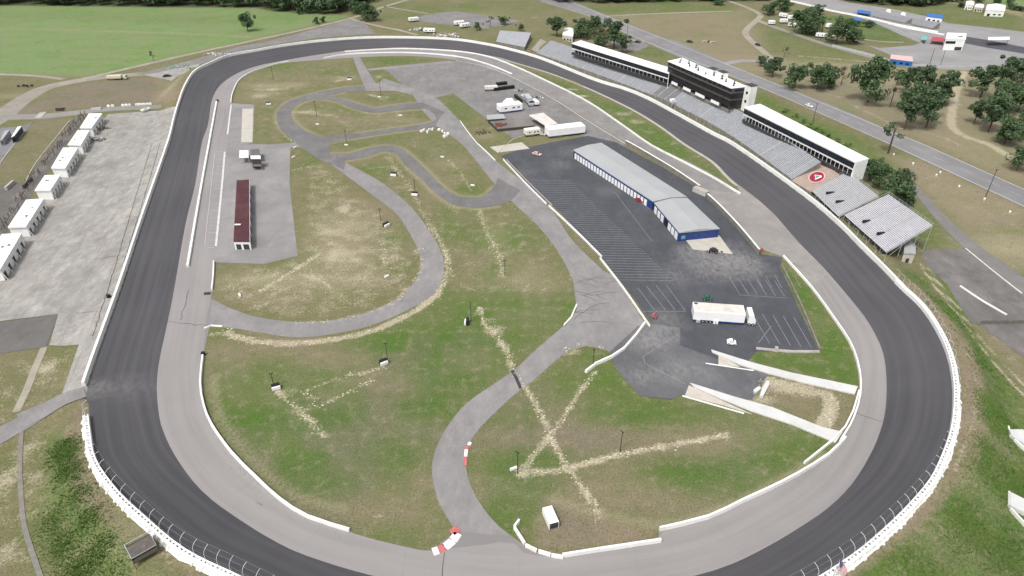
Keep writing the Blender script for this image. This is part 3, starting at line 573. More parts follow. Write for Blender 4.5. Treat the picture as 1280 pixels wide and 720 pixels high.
# paddock lots
sheet('upper_paddock', [(482,87),(520,82),(570,76),(600,80),(620,88),(642,97),(690,124),(735,152),(785,181),(775,186),(740,174),(700,160),(640,172),(610,150),(567,117),(545,122),(507,109)], OLDLOT, .03)
sheet('garage_lot', [(626,195),(655,185),(700,176),(735,170),(770,178),(830,210),(876,238),(905,266),(940,300),(953,318),(978,322),(975,335),(1022,437),(945,440),(935,452),(890,448),(840,500),(800,495),(765,450),(790,425),(814,403),(790,370),(755,325),(700,265),(660,232)], LOT, .06)
sheet('tunnel_approach', [(797,408),(815,405),(850,410),(850,432),(905,452),(960,468),(940,500),(865,488),(840,499),(800,495),(770,462),(762,440)], asphalt('approach_asphalt', (.115,.115,.124), (.08,.08,.088), .6, (.24,.235,.225), .45, .08, spots=[(815,425,9,.7),(835,400,7,.6),(850,462,9,.5),(800,470,6,.5)], tint=(.28,.27,.26)), .085)
sheet('concrete_pad', [(856,299),(898,293),(916,318),(866,312)], SLAB, .11); sheet('burnout_patch', [(1208,46),(1240,51),(1285,60),(1285,68),(1235,60),(1205,54)], LOT, .10); sheet('concrete_slab', [(612,184),(652,178),(662,186),(622,191)], SLAB, .10)
# infield roads
ribbon2('infield_road', [(265,375),(287,385),(320,396),(370,402.5),(420,400),(460,390),(495,375),(512,360),(525,340),(525,320),(515,297),(495,267),(460,240),(420,210),(382,182)], [(262,408),(297,411),(320,415),(370,422),(420,417),(470,405),(520,382),(547,362),(555,335),(550,312),(532,282),(510,255),(475,227),(430,202),(415,192)], INROAD, .05)
sheet('infield_road', [(218,362),(268,375),(290,387),(288,410),(262,408),(254,446),(200,450)], APRON, .03)
ribbon2('infield_road', [(570,664),(550,632),(541,600),(541,572),(555,540),(580,507),(610,485),(640,465),(670,437),(690,420),(705,407)], [(640,672),(620,655),(597,625),(583,590),(583,560),(595,540),(640,496),(665,477),(690,455),(712,437),(735,430)], INROAD, .05)
sheet('infield_junction', [(717,355),(721,387),(707,408),(690,425),(712,438),(735,432),(765,440),(785,428),(806,404),(785,372),(768,345),(748,336),(715,330)], INROAD, .06)
sheet('infield_junction', [(570,664),(537,690),(455,672),(430,690),(560,730),(700,735),(705,698),(672,690),(657,683),(642,672),(600,640)], APRON, .025)
ribbon2('infield_road', [(720,360),(705,327),(687,300),(667,277),(645,257),(620,232),(602,210),(577,180),(550,160),(530,140),(507,110),(472,105)], [(780,362),(745,330),(715,300),(695,270),(672,243),(640,217),(619,200),(597,180),(575,152),(547,124),(520,112),(480,98)], INROAD, .055)
ribbon2('go_kart_circuit', [(415,192),(437,192),(460,185),(482,182),(500,185),(515,196),(535,215),(555,235),(575,246),(600,247),(618,233),(622,222)], [(430,201),(457,196.5),(480,189),(495,192),(505,205),(525,222),(545,242),(570,257),(597,260),(622,257),(640,250),(650,238)], CIRCUIT, .07)
ribbon2('go_kart_circuit', [(456,107),(427,110),(395,116),(365,125),(349,136),(346,150),(355,165),(378,183)], [(460,114),(432,115),(410,120),(384,125.5),(368,134),(364,145),(375,159),(405,178)], CIRCUIT, .07)
ribbon2('go_kart_circuit', [(398,120),(410,119.5),(430,124),(450,131),(470,135),(490,132),(510,129),(530,128.5),(550,133),(566,147)], [(382,125),(400,124.3),(420,126.5),(440,135),(465,141),(490,139),(510,136),(530,136),(542,142),(546,152)], CIRCUIT, .075)
ribbon2('go_kart_circuit', [(388,172),(410,170.5),(445,167),(495,160),(532,155),(548,149)], [(395,184),(415,178),(445,172.5),(495,165),(532,160.5),(560,158)], CIRCUIT, .08)
sheet('infield_junction', [(348,160),(372,160),(400,171),(412,178),(412,192),(432,201),(430,212),(400,200),(378,186)], CIRCUIT, .085)
sheet('infield_junction', [(456,107),(470,104),(508,109),(545,123),(575,152),(560,162),(545,158),(548,150),(556,140),(530,129),(517,119),(495,114),(457,114)], INROAD, .09)
ribbon2('infield_road', [(441,72),(448,90),(456,110)], [(450,72),(458,86),(472,107)], INROAD, .06)
ribbon2('infield_road', [(459,86),(490,83),(530,79),(562,76)], [(461,88.5),(490,86),(530,82),(570,78.5)], INROAD, .065)
ribbon2('service_lane', [(302,178),(330,181),(370,178)], [(300,188),(330,186),(380,184)], INROAD, .07)
sheet('back_paddock', [(289,129),(318,131),(316,178),(302,180),(363,181),(362,230),(372,320),(330,330),(268,328),(270,310),(277,230),(284,180)], asphalt('back_paddock_asphalt', (.245,.235,.235), (.18,.172,.174), .6, (.36,.34,.31), .4, .08), .04)
sheet('concrete_pad', [(303,136),(316.5,136),(315.5,178),(301.5,178)], SLAB, .09)
# markings
mk = MB()
def mline(a, b, w=.16, z=.13, m=None):
    m = m or mk; A = P(*a); B = P(*b); d = (B-A); d.normalize(); n = Vector((-d.y, d.x, 0))*w/2
    m.face([(p.x, p.y, z) for p in (A+n, A-n, B-n, B+n)])
A0, A1 = P(652,225), P(764,350); B0, B1 = P(700,222), P(815,335)
for i in range(46):    # long nose-in stalls
    t = i/45; a = A0.lerp(A1, t); b = a+Vector((21., -.7, 0)); d = (b-a).normalized(); n = Vector((-d.y, d.x, 0))*.085
    mk.face([(p.x, p.y, .13) for p in (a+n, a-n, b-n, b+n)])
for x0, y0, x1, y1 in [(797,360,818,388),(808,358,832,388),(820,357,844,388),(832,356,857,389),(793,378,802,396),(760+38,389.5,857,389.5)]: mline((x0,y0),(x1,y1))
for i in range(6): x = 912+i*11.2; mline((x,348+i*.6),(x+12.5,368+i*.5))
mline((922,369),(985,373))
for i in range(6): x = 940+i*13.; mline((x,392+i*1.2),(x+22,430+i*1.2))
for i in range(5): x = 945+i*12; mline((x, 345), (x+8, 360))
mline((948,429),(964,408)); mline((848,418),(804,446)); mline((804,446),(806,455)); mline((806,455),(856,480))
for a, b in (((748,205),(812,262)),((768,240),(815,302))): mline(a, b, .14)
props(mk.build('parking_markings', PAINTLINE), kind='structure')
mk2 = MB()
for i in range(14): y = 190+i*9.2; mline((270.5-i*.85, y), (282-i*.95-1.2, y), .14, .12, mk2)
mline((268.5,192),(256,306),.14,.12,mk2)
props(mk2.build('pit_stall_markings', PAINTW), kind='structure')
ribbon('painted_pit_line', [(281,190),(277.5,232),(270,308)], .8, PAINTW, .13, parent=None)
ribbon('painted_pit_line', [(289,131),(284.5,168)], .8, PAINTW, .13, parent=None)
ribbon('painted_pit_line', [(570,76),(607,83.5),(642,97.5),(690,123),(735,151.5),(782,180)], .5, PAINTW, .13)
# outside pavements
sheet('concrete_plaza', [(116,482),(122,462),(156,360),(186,270),(216,180),(224,150),(226,139),(190,139),(135,143),(100,186),(40,262),(0,305),(0,402),(73,393),(62,432),(100,434),(78,500),(104,490)], PLAZA, .16, drape=True)
sheet('dark_tarmac', [(-60,410),(0,403),(73,393),(58,434),(0,442),(-60,450)], asphalt('dark_tarmac', (.135,.13,.125), (.1,.095,.09), .6, (.24,.22,.2), .4, .3), .09)
ribbon2('access_road', [(109,486),(100,490),(75,499),(25,520),(0,534),(-60,565)], [(110,500),(100,503),(50,527),(0,556),(-20,568),(-60,592)], INROAD, .11)
ribbon('access_road', [(113,493.5),(100,498),(80,504),(55,514),(25,527)], [4.6,5.2,6,6.6,7], INROAD, .2, drape=True, step=1.2)
ribbon('gravel_path', [(55,434),(44,460),(33,488),(20,515)], 1.9, GRAVEL, .05); ribbon('gravel_path', [(27,540),(25,575),(26,615),(30,655),(40,690),(54,730)], 1., CONCD, .12)
ribbon('service_road', [(-40,155),(0,147),(60,145),(130,137),(190,134),(222,131)], [9, 9, 9, 8, 7, 7], asphalt('worn_service_road', (.25,.235,.22), (.19,.18,.17), .6, (.34,.31,.27), .5, .2), .06)
ribbon('sandy_road', [(-40,170),(0,146),(30,124),(60,109),(110,99),(160,94),(205,90),(240,84)], [16, 14, 12, 11, 10, 9, 8, 8], asphalt('sandy_road', (.27,.25,.215), (.2,.185,.16), .6, (.36,.32,.25), .6, 0), .05)
ribbon('dirt_road', [(75,105),(120,95),(180,81),(250,65),(320,50),(380,37),(440,22.5),(475,10),(517,-2),(560,-12)], 4.5, GRAVEL, .07); ribbon('dirt_road', [(-40,92),(0,93),(45,95),(80,99)], 4, GRAVEL, .07); ribbon('dirt_road', [(440,24),(470,32),(500,38),(522,44)], 3.5, GRAVEL, .07)
ribbon('dirt_road', [(480,8),(510,13),(535,17)], 2.5, GRAVEL, .07)
sheet('gravel_yard', [(300,58),(330,53),(436,25),(448,24),(458,31),(470,42),(400,47),(360,53),(320,60),(270,74),(235,86),(190,95),(170,93),(240,75)], OLDLOT, .06)
sheet('concrete_yard', [(180,94),(250,80),(236,101),(226,104),(210,100)], PLAZA, .07)
sheet('far_paddock', [(512,24),(540,17),(570,14),(624,22),(650,26),(630,32),(606,36),(582,33),(540,29)], OLDLOT, .05)
sheet('grimy_lot', [(1150,318),(1160,312),(1206,311),(1245,342),(1285,374),(1285,452),(1225,407),(1212,402),(1183,355),(1165,340)], GRIME, .05, drape=True)
ribbon2('highway', [(600,-25),(672,0),(735,20),(760,32),(805,52),(845,70),(900,91),(960,114),(1040,148),(1112,181),(1280,259),(1440,336),(1900,560)], [(650,-25),(712,0),(760,20),(815,42),(852,54),(915,82),(960,100),(1060,140),(1105,160),(1155,180.5),(1280,236),(1440,306),(1900,508)], HIGHWAY, .06)
hm = MB()
for a, b in (((712,2),(760,21.2)),((760,21.2),(815,43)),((815,43),(915,83)),((915,83),(960,101)),((960,101),(1105,161)),((1105,161),(1155,181)),((1155,181),(1280,237)),((676,2),(735,19.6)),((735,19.6),(805,51.4)),((805,51.4),(960,113)),((960,113),(1112,180)),((1112,180),(1280,258))): mline(a, b, .35, .10, hm)
hm2 = [(690,0),(747,20),(810,47),(905,86.5),(960,107),(1050,144),(1110,170),(1280,247)]
w = dens(W2(hm2), 3.)
for i in range(0, len(w)-1, 1):
    if i % 4 < 2:
        a, b = Vector(w[i]), Vector(w[i+1]); d = (b-a).normalized(); n = Vector((-d.y, d.x, 0))*.07; hm.face([(p.x, p.y, .10) for p in (a+n, a-n, b-n, b+n)])
props(hm.build('highway_markings', PAINTW), kind='structure')
ribbon2('frontage_road', [(1132,228),(1150,250),(1172,277),(1210,315),(1255,352),(1330,412),(1600,640)], [(1142,228),(1160,247),(1185,273),(1222,306),(1280,347),(1350,400),(1640,610)], asphalt('frontage_asphalt', (.19,.18,.175), (.14,.135,.13), .5, (.3,.27,.24), .4, .2), .07)
sheet('drag_strip_lot', [(1085,57),(1100,60),(1140,57),(1150,54),(1118,40),(1090,27),(1040,13),(985,0),(960,-6),(1020,-6),(1060,3),(1120,12),(1165,22),(1185,29),(1290,41),(1330,50),(1330,92),(1280,86),(1200,86),(1165,83),(1130,76)], FARLOT, .06)
ribbon('far_road', [(960,31),(1000,45),(1040,58),(1080,69),(1120,80),(1165,85),(1230,87),(1290,89)], 6, asphalt('far_road', (.25,.235,.215), (.2,.19,.17), .5, (.34,.31,.26), .5, 0), .09)
ribbon('far_road', [(758,20.5),(800,18),(850,16),(915,14)], 3.5, GRAVEL, .07); ribbon('far_road', [(895,-4),(930,8),(950,18),(946,25),(934,36),(932,43),(941,53),(955,65),(966,76)], 5, GRAVEL, .08); ribbon('far_road', [(946,25),(960,31)], 5, GRAVEL, .1); ribbon('far_road', [(905,80),(930,76),(960,77)], 6, FARLOT, .08)
ribbon('far_road', [(1065,47),(1100,52),(1130,53)], 3, GRAVEL, .09); ribbon('far_road', [(800,55),(806,50),(800,48),(790,50)], 3, PITASP, .07)
sheet('gravel_yard', [(760,52),(800,52),(812,57),(795,65),(775,62)], OLDLOT, .05)
# tyre marks on the junction
tm = MB()
for k in range(16):
    x, y = 745+random.uniform(-22, 18), 385+random.uniform(-40, 28); L = random.uniform(3, 9); an = random.uniform(.9, 2.4); c = P(x, y); r = random.uniform(5, 18); pts = []
    for j in range(7):
        t = an+(j-3)*L/6/r; pts.append((c.x+r*math.cos(t)-r*math.cos(an), c.y+r*math.sin(t)-r*math.sin(an)))
    for (a, b) in zip(pts, pts[1:]):
        d = Vector((b[0]-a[0], b[1]-a[1], 0)).normalized(); n = Vector((-d.y, d.x, 0))*.11; A = Vector((*a, .1)); B = Vector((*b, .1)); tm.face([A+n, A-n, B-n, B+n])
props(tm.build('tyre_marks', M('tyre_rubber_marks', (.13, .125, .125), .2, 2.)), kind='structure')
# patch seam across the lower infield road
ribbon('road_patch', [(640,463),(645,472),(651,486)], .9, M('tar_patch', (.05, .05, .052), .2, 2.), .09)

# ------------------------------------------------------------ walls
def wallmesh(mb, line, h, th, z0=0., m=0, lean=0.):
    t = np.gradient(line[:, :2], axis=0); t /= np.linalg.norm(t, axis=1)[:, None]+1e-9; n = np.stack([-t[:, 1], t[:, 0]], 1)*th/2
    base = len(mb.v)
    for i in range(len(line)):
        x, y, z = line[i]; a = n[i]
        mb.v += [(x+a[0], y+a[1], z+z0), (x-a[0], y-a[1], z+z0), (x-a[0]*.8, y-a[1]*.8, z+z0+h), (x+a[0]*.8, y+a[1]*.8, z+z0+h)]
    for i in range(len(line)-1):
        p = base+4*i; q = p+4
        for k in range(4): mb.f.append((p+k, p+(k+1) % 4, q+(k+1) % 4, q+k)); mb.m.append(m)
    mb.f.append((base, base+1, base+2, base+3)); mb.m.append(m)
    e = base+4*(len(line)-1); mb.f.append((e+3, e+2, e+1, e)); mb.m.append(m)
def wall(name, pts, h, th, label, mat=None, cat='wall', group=None, step=4., ground=True, capmat=None, smooth=True):
    w = dens(W2(pts), step) if smooth else W2(pts)
    if ground: w[:, 2] = np.maximum(w[:, 2], 0)
    mb = MB(); wallmesh(mb, w, h, th, -.1)
    if capmat is None:
        o = mb.build(name, mat or WHITEC); return props(o, label, cat, group)
    root = empty(name, tuple(w[0]), 0, label, cat, group)
    o = mb.build('wall_body', mat); o.parent = root; o.matrix_parent_inverse = root.matrix_world.inverted(); o.location = (-w[0][0], -w[0][1], -w[0][2])
    w2 = w.copy(); w2[:, 2] += h-.1; m2 = MB(); wallmesh(m2, w2, .22, th*1.25); o2 = m2.build('wall_cap', capmat, root); o2.location = (-w[0][0], -w[0][1], -w[0][2])
    o.matrix_parent_inverse.identity()
    return root
# outer wall: split at the access gate near the kink
k0 = 0; OW = outw.copy()
def edge_offset(line, d):    # +d = outwards
    c = line[:, :2]; t = np.roll(c, -1, 0)-np.roll(c, 1, 0); t /= np.linalg.norm(t, axis=1)[:, None]
    n = np.stack([-t[:, 1], t[:, 0]], 1); ar = .5*np.sum(c[:, 0]*np.roll(c[:, 1], -1)-np.roll(c[:, 0], -1)*c[:, 1])
    if ar > 0: n = -n
    o = line.copy(); o[:, :2] += n*d; return o
W1 = edge_offset(OW, 1.02); SB = edge_offset(OW, .17); PO = edge_offset(OW, .62)
iE = int(np.argmin(np.linalg.norm(OW[:, :2]-np.array(P(1115,350,3.4))[:2], axis=1)))
n_all = len(OW)
def part_from(mb, name, mat, root, **k):
    o = mb.build(name, mat, root, **k); o.location = (-root.location[0], -root.location[1], -root.location[2]); return o
rootA = empty('track_wall', tuple(OW[0]), 0, 'long white concrete wall round the back straight, far turn and front straight', 'wall')
mb = MB(); wallmesh(mb, edge_offset(OW, .85)[:iE+3], 1.7, .9, -.3); part_from(mb, 'wall_body', WHITEC, rootA)
rootB = empty('track_wall', tuple(OW[iE]), 0, 'white barrier wall with dotted slots and buttresses curving round the near turn', 'wall')
segB = slice(iE+1, n_all-3)
mb = MB(); wallmesh(mb, W1[segB], 1.5, .72, -.3); part_from(mb, 'wall_body', WHITEC, rootB)
mb = MB(); wallmesh(mb, SB[segB], 1.15, .34, .0); part_from(mb, 'safety_rail', WHITE, rootB)
mb = MB(); g_ = SB[segB]; h_ = W1[segB]
for i in range(len(g_)-1):
    for t in (.0, .36, .72):
        a = Vector(g_[i]).lerp(Vector(g_[i+1]), t); b = Vector(h_[i]).lerp(Vector(h_[i+1]), t); c = (a+b)/2; d = b-a
        mb.box((c.x, c.y, c.z+1.02), (d.length+.1, .6, .2), math.atan2(d.y, d.x))
part_from(mb, 'foam_block', WHITE, rootB)
mb = MB(); bo = edge_offset(OW, 1.3)[segB]; b2 = edge_offset(OW, 1.0)[segB]
for i in range(len(bo)-1):
    a = Vector(bo[i]); d = (Vector(bo[i+1])-a); rz = math.atan2(d.y, d.x); nrm = Vector((d.y, -d.x, 0)).normalized()
    if nrm.dot(Vector((OW[segB][i][0]-bo[i][0], OW[segB][i][1]-bo[i][1], 0))) > 0: nrm = -nrm
    for t in (random.uniform(.05, .3), random.uniform(.5, .8)):
        p = a+d*t; L = random.uniform(.3, .85); w_ = random.uniform(.5, 1.2); u = d.normalized()*w_/2
        q = p+nrm*L; mb.prism([p-u-Vector((0,0,.3)), p+u-Vector((0,0,.3)), q+u*.5-Vector((0,0,.3)), q-u*.5-Vector((0,0,.3))], [p-u+Vector((0,0,1.0)), p+u+Vector((0,0,1.0)), q+u*.4+Vector((0,0,.12)), q-u*.4+Vector((0,0,.12))])
part_from(mb, 'buttress', WHITEC, rootB)
# white footing outside
f0 = edge_offset(OW, 1.3); f1 = edge_offset(OW, 1.75)
jit = rng.uniform(-.25, .35, len(f1)); 
for k in range(len(f1)):
    d = f1[k, :2]-OW[k, :2]; d /= np.linalg.norm(d); f1[k, :2] += d*jit[k]
mb = MB()
for i in range(iE+1, n_all-4): mb.face([(*f0[i, :2], OW[i, 2]+.05), (*f0[i+1, :2], OW[i+1, 2]+.05), (*f1[i+1, :2], OW[i+1, 2]-.06), (*f1[i, :2], OW[i, 2]-.06)])
part_from(mb, 'footing', WHITEC, rootB)
# catch fence, near turn
rootF = empty('catch_fence', tuple(OW[iE]), 0, 'tall wire catch fence with curved posts leaning over the near turn', 'fence')
PSTEEL = M('pale_steel', (.62, .63, .64), .1, .8, .5)
def fence_posts(root, seg, every, cap):
    pl = PO[seg]; ol = OW[seg]; cnt = 0; proto = None; rows = {k: [] for k in range(5)}
    for i in range(0, len(pl), every):
        p = Vector(pl[i]); inn = (Vector(ol[i])-p); inn.z = 0; inn.normalize()
        ang = math.atan2(inn.y, inn.x)
        if proto is None:
            m = MB(); prof = [(0, 0), (0, 2.), (.02, 3.8), (.25, 4.5), (.8, 5.0), (1.5, 5.2)]
            for a, b in zip(prof, prof[1:]): m.bar((a[0], 0, a[1]), (b[0], 0, b[1]), .045, sides=5)
            o = m.build('post', PSTEEL, root); proto = o
        else:
            o = proto.copy(); COL.objects.link(o); o.parent = root
        o.location = p-Vector(root.location); o.rotation_euler = (0, 0, ang); cnt += 1
        for k, (dx, dz) in enumerate(((0, 2.1), (0, 3.0), (.02, 3.8), (.6, 4.85), (1.5, 5.2))): rows[k].append(p+inn*dx+Vector((0, 0, dz)))
        if cnt >= cap: break
    m = MB()
    for k in rows:
        for a, b in zip(rows[k], rows[k][1:]): m.bar(a, b, .009, sides=3)
    o = m.build('cable', STEEL, root); o.location = -Vector(root.location)
fence_posts(rootF, slice(iE+1, n_all-3), 1, 98)
rootF2 = empty('catch_fence', tuple(OW[iE]), 0, 'wire catch fence with slim posts between the front straight and the grandstands', 'fence')
iS = int(np.argmin(np.linalg.norm(OW[:, :2]-np.array(P(677,75,2.6))[:2], axis=1)))
fence_posts(rootF2, slice(iS, iE), 2, 98)
# inner walls (each its own thing)
wall('pit_wall', [(271,128),(262,178),(250,245),(235,334)], 1.0, .9, 'straight white wall beside the back straight pit lane, with a dark end marker', cat='wall')
wall('inner_wall', [(289,129),(291,117),(300,100),(320,88.5),(350,79.2),(361,77)], .9, .5, 'white wall curving round the inside of the upper left turn', cat='wall')
wall('inner_wall', [(405,73),(441,67.7),(510,66.4),(570,71),(607,80),(640,93)], .9, .5, 'lower of the two white walls inside the far turn', cat='wall')
wall('inner_wall', [(431,65),(470,62.4),(510,61.3),(570,64.5),(607,70.5),(640,82),(690,105),(735,128),(775,155),(812,181),(850,201),(890,222),(925,243)], .9, .5, 'long white wall between the pit road and the grass verge of the front straight', cat='wall')
wall('retaining_wall', [(782,180),(800,190),(840,214),(864,230),(874,237)], 1.9, .5, 'grey retaining wall with white cap above the garage lot, upper piece', CONCD, capmat=WHITEC)
wall('retaining_wall', [(884,248),(900,263),(925,290),(948,318)], 2.1, .5, 'grey retaining wall with white cap and red end, beside the pit entry', CONCD, capmat=WHITEC)
wall('retaining_wall', [(868,238),(884,245)], 2.0, 3., 'short thick concrete block joining the two grey retaining walls', CONC, smooth=False)
wall('wall_end_block', [(946,314),(953,314)], 1.3, 1.2, 'weathered red block at the end of the pit entry retaining wall', M('faded_red_block', (.30,.10,.09), .3), cat='barrier', smooth=False)
wall('inner_wall', [(979,321),(1014,360),(1043,400),(1061,427),(1071,452),(1075.5,480),(1072,507),(1062,533),(1050,552)], .9, .5, 'white wall along the inside of the right hand turn beside the grass', cat='wall')
wall('inner_wall', [(1073,490),(1066,515),(1056,535),(1040,552),(1020,568),(1005,580)], .9, .5, 'short second white wall doubling the inner wall below the ramps', cat='wall')
wall('inner_wall', [(1056,549),(1035,570),(997,594),(960,613),(927,628),(885,648),(824,663)], 1.2, .6, 'white wall sweeping along the lower right inside edge of the near turn', cat='wall')
wall('inner_wall', [(254,446),(251,480),(255,507),(265,532),(290,567),(320,597.5),(350,625),(385,647),(437,664)], 1.0, .55, 'white wall sweeping along the lower left inside edge of the near turn', cat='wall')
wall('inner_wall', [(265,363),(267,345),(267.5,328)], .9, .5, 'very short white wall at the lower corner of the back paddock', cat='wall')
wall('inner_wall', [(255.5,411),(264,407.5),(278,408.5)], .5, .5, 'small white curb wall at the left mouth of the infield road', cat='wall')
wall('barrier', [(703,696),(740,690),(780,684),(826,677)], 1.1, .6, 'straight white barrier between the brown dirt patch and the near turn', cat='barrier')
for i, (a, b, l) in enumerate([((649,652),(643,660),'upper short bent piece of the white corner barrier'),((643,661),(656,681),'longest piece of the white corner barrier left of the dirt patch'),((657,683),(671,690),'middle piece of the white corner barrier below the dirt patch'),((673,690.5),(688,695),'second last piece of the white corner barrier below the dirt patch'),((689,695.5),(704,698),'last piece of the white corner barrier, meeting the straight barrier')]):
    wall('barrier', [a, b], .95, .55, l, cat='barrier', group='white corner barrier pieces', smooth=False)
wall('barrier', [(732,466),(745,456),(765,447),(780,437),(795,420),(806,405)], 1.0, .7, 'curved white barrier between the infield junction and the lower lot', cat='barrier')
wall('barrier', [(705,407),(714,397),(721,381)], .5, .5, 'low white curb barrier on the grass edge left of the wide junction', cat='barrier')
wall('barrier', [(597,180),(608,190),(619,201)], .5, .45, 'low white curb along the upper infield road beside the storage yard', cat='barrier')
wall('barrier', [(575,151),(585,165),(597,180)], .3, .4, 'thin pale curb running down to the storage yard gravel', cat='barrier')
wall('barrier', [(1200,358),(1230,378),(1258,394)], .5, .6, 'long thick white barrier lying across the grimy lot at the right', cat='barrier')
wall('barrier', [(1207,311),(1245,342),(1277,367)], .4, .25, 'slim white kerb wall between the grimy lot and the frontage road', cat='barrier')
wall('guard_rail', [(629,200),(655,228),(683,256)], .9, .3, 'upper white double rail on the left edge of the garage lot', WHITE, cat='rail')
wall('guard_rail', [(686,258),(720,290),(752,322)], .9, .35, 'middle white double rail on the left edge of the garage lot', WHITE, cat='rail')
wall('guard_rail', [(750,324),(778,360),(805,399),(812,409)], .9, .35, 'lower white rail on the left edge of the garage lot', WHITE, cat='rail')
wall('guard_rail', [(633,200),(659,227),(690,257)], .55, .3, 'inner low kerb rail parallel to the upper white double rail', CONC, cat='rail')
wall('retaining_wall', [(978,335),(1000,380),(1024,438)], .9, .6, 'low dark kerb wall on the right edge of the garage lot', CONCD)
wall('retaining_wall', [(1024,440),(990,440),(945,436)], .5, .9, 'low concrete kerb along the bottom edge of the parking stalls', CONC)
wall('board_fence', [(1226,405),(1252,405),(1285,404)], 1.4, .25, 'dark boarded fence along the lower edge of the grimy lot', WOOD, cat='fence', smooth=False)
wall('barrier', [(622,192),(645,172),(668,169)], .3, .4, 'thin pale curb at the top of the garage lot near the slab', CONC, cat='barrier')
# tunnel ramp wing walls: tapering white tops with tan faces
def wing(pts_top, w0, w1, h, label):
    A = W2([(a, b, 0) for a, b in pts_top]); a = Vector(A[0]); b = Vector(A[-1]); d = (b-a).normalized(); n = Vector((-d.y, d.x, 0))
    root = empty('ramp_wall', tuple(a), math.atan2(d.y, d.x), label, 'wall'); L = (b-a).length
    m = MB(); m.prism([(0, -w0/2, -.2), (L, -w1/2, -.2), (L, w1/2, -.2), (0, w0/2, -.2)], [(0, -w0/2, h*.55), (L, -w1/2, h), (L, w1/2, h), (0, w0/2, h*.55)]); m.build('wall_top', WHITEC, root)
    return root, L
RAMPC = M('ramp_concrete', (.56, .56, .55), .08, .3, .7, (.38, .36, .33), .35)
def ramp_piece(name, top, label, h0=.4, h1=1.0, tan=None, legs=None):
    q = [P(x, y, 0) for x, y in top]; c = sum(q, Vector())/len(q); root = empty(name, tuple(c), 0, label, 'wall')
    hs = [h1]*len(q)
    m = MB(); m.prism([p-c+Vector((0, 0, -.1)) for p in q], [p-c+Vector((0, 0, h)) for p, h in zip(q, hs)]); m.build('wall_top', RAMPC, root)
    if tan:
        q = [P(x, y, 0) for x, y in tan]; m = MB(); m.prism([p-c+Vector((0, 0, -.1)) for p in q], [p-c+Vector((0, 0, h1*.45)) for p in q]); m.build('ramp_slab', BEIGE, root)
    if legs:
        for (a, b) in legs:
            w = W2([a, b]); w -= np.array(c); m = MB(); wallmesh(m, w, h1*.8, .45, -.1); m.build('wing_wall', WHITEC, root)
    return root
ramp_piece('ramp_wall', [(889,438),(940,454),(990,467),(1072,484),(1068,493.5),(1010,480.5),(960,467.5),(925,457),(890,441)], 'upper pale ramp wall running from the lot to the right hand turn', h1=.35, tan=[(898,444),(922,457),(925,459),(898,457)], legs=[((882,454.5),(942,463.5))])
ramp_piece('ramp_wall', [(862.5,479.5),(915,496),(965,510),(1025,534),(1053,541),(1044,554),(990,531.5),(940,515),(900,499),(868,485)], 'lower and wider pale ramp wall running from the lot to the near turn', h1=.35, tan=[(861,482),(876,489),(915,507),(940,518),(900,506),(856,495)], legs=[((853,495),(930,517))])
ramp_piece('ramp_wall', [(1259,541),(1262,549),(1275,557),(1284,563),(1284,545),(1276,541)], 'white ramp wall end at the right edge above the slope, upper one', h1=1.2, legs=[((1259,535),(1262,549)),((1267,552),(1290,572))])
ramp_piece('ramp_wall', [(1260,619),(1260,635),(1268,640),(1290,650),(1290,634)], 'white ramp wall end at the right edge above the slope, lower one', h1=1.2, legs=[((1260,617),(1260,634)),((1262,638),(1290,668))])
ramp_piece('scrap_block', [(952,487),(958,478),(961,479),(961,483),(953,498),(949,497)], 'long white concrete piece lying on the sand between the two ramp walls', h1=.8)
ramp_piece('scrap_block', [(941,490),(948,485),(951,488),(943,494)], 'small white concrete block at the edge of the asphalt between the ramp walls', h1=.8)
# red and white corner kerbs
KRED = M('worn_kerb_red', (.48, .13, .13), .2, 1., .7, (.5, .35, .33), .5)
def kerb(pts, wd, label, cols):
    w = dens(W2(pts), 1.2); n = len(cols); root = empty('corner_kerb', tuple(w[0]), 0, label, 'kerb')
    cut = np.linspace(0, len(w)-1, n+1).astype(int)
    for k in range(n):
        s = w[cut[k]:cut[k+1]+1].copy(); s -= w[0]; 
        if len(s) < 2: continue
        m = MB(); wallmesh(m, s, .16, wd, 0.); m.build('kerb_block', KRED if cols[k] == 'r' else WHITEC, root)
kerb([(588,553),(583,562),(582,571),(581.5,582)], .9, 'slim red and white kerb on the inside of the lower infield road bend', 'wrwr')
kerb([(566,660),(572,667),(566,676),(556,684),(541,690)], 2.0, 'wide red and white kerb at the bottom mouth of the infield road', 'rwwrw')

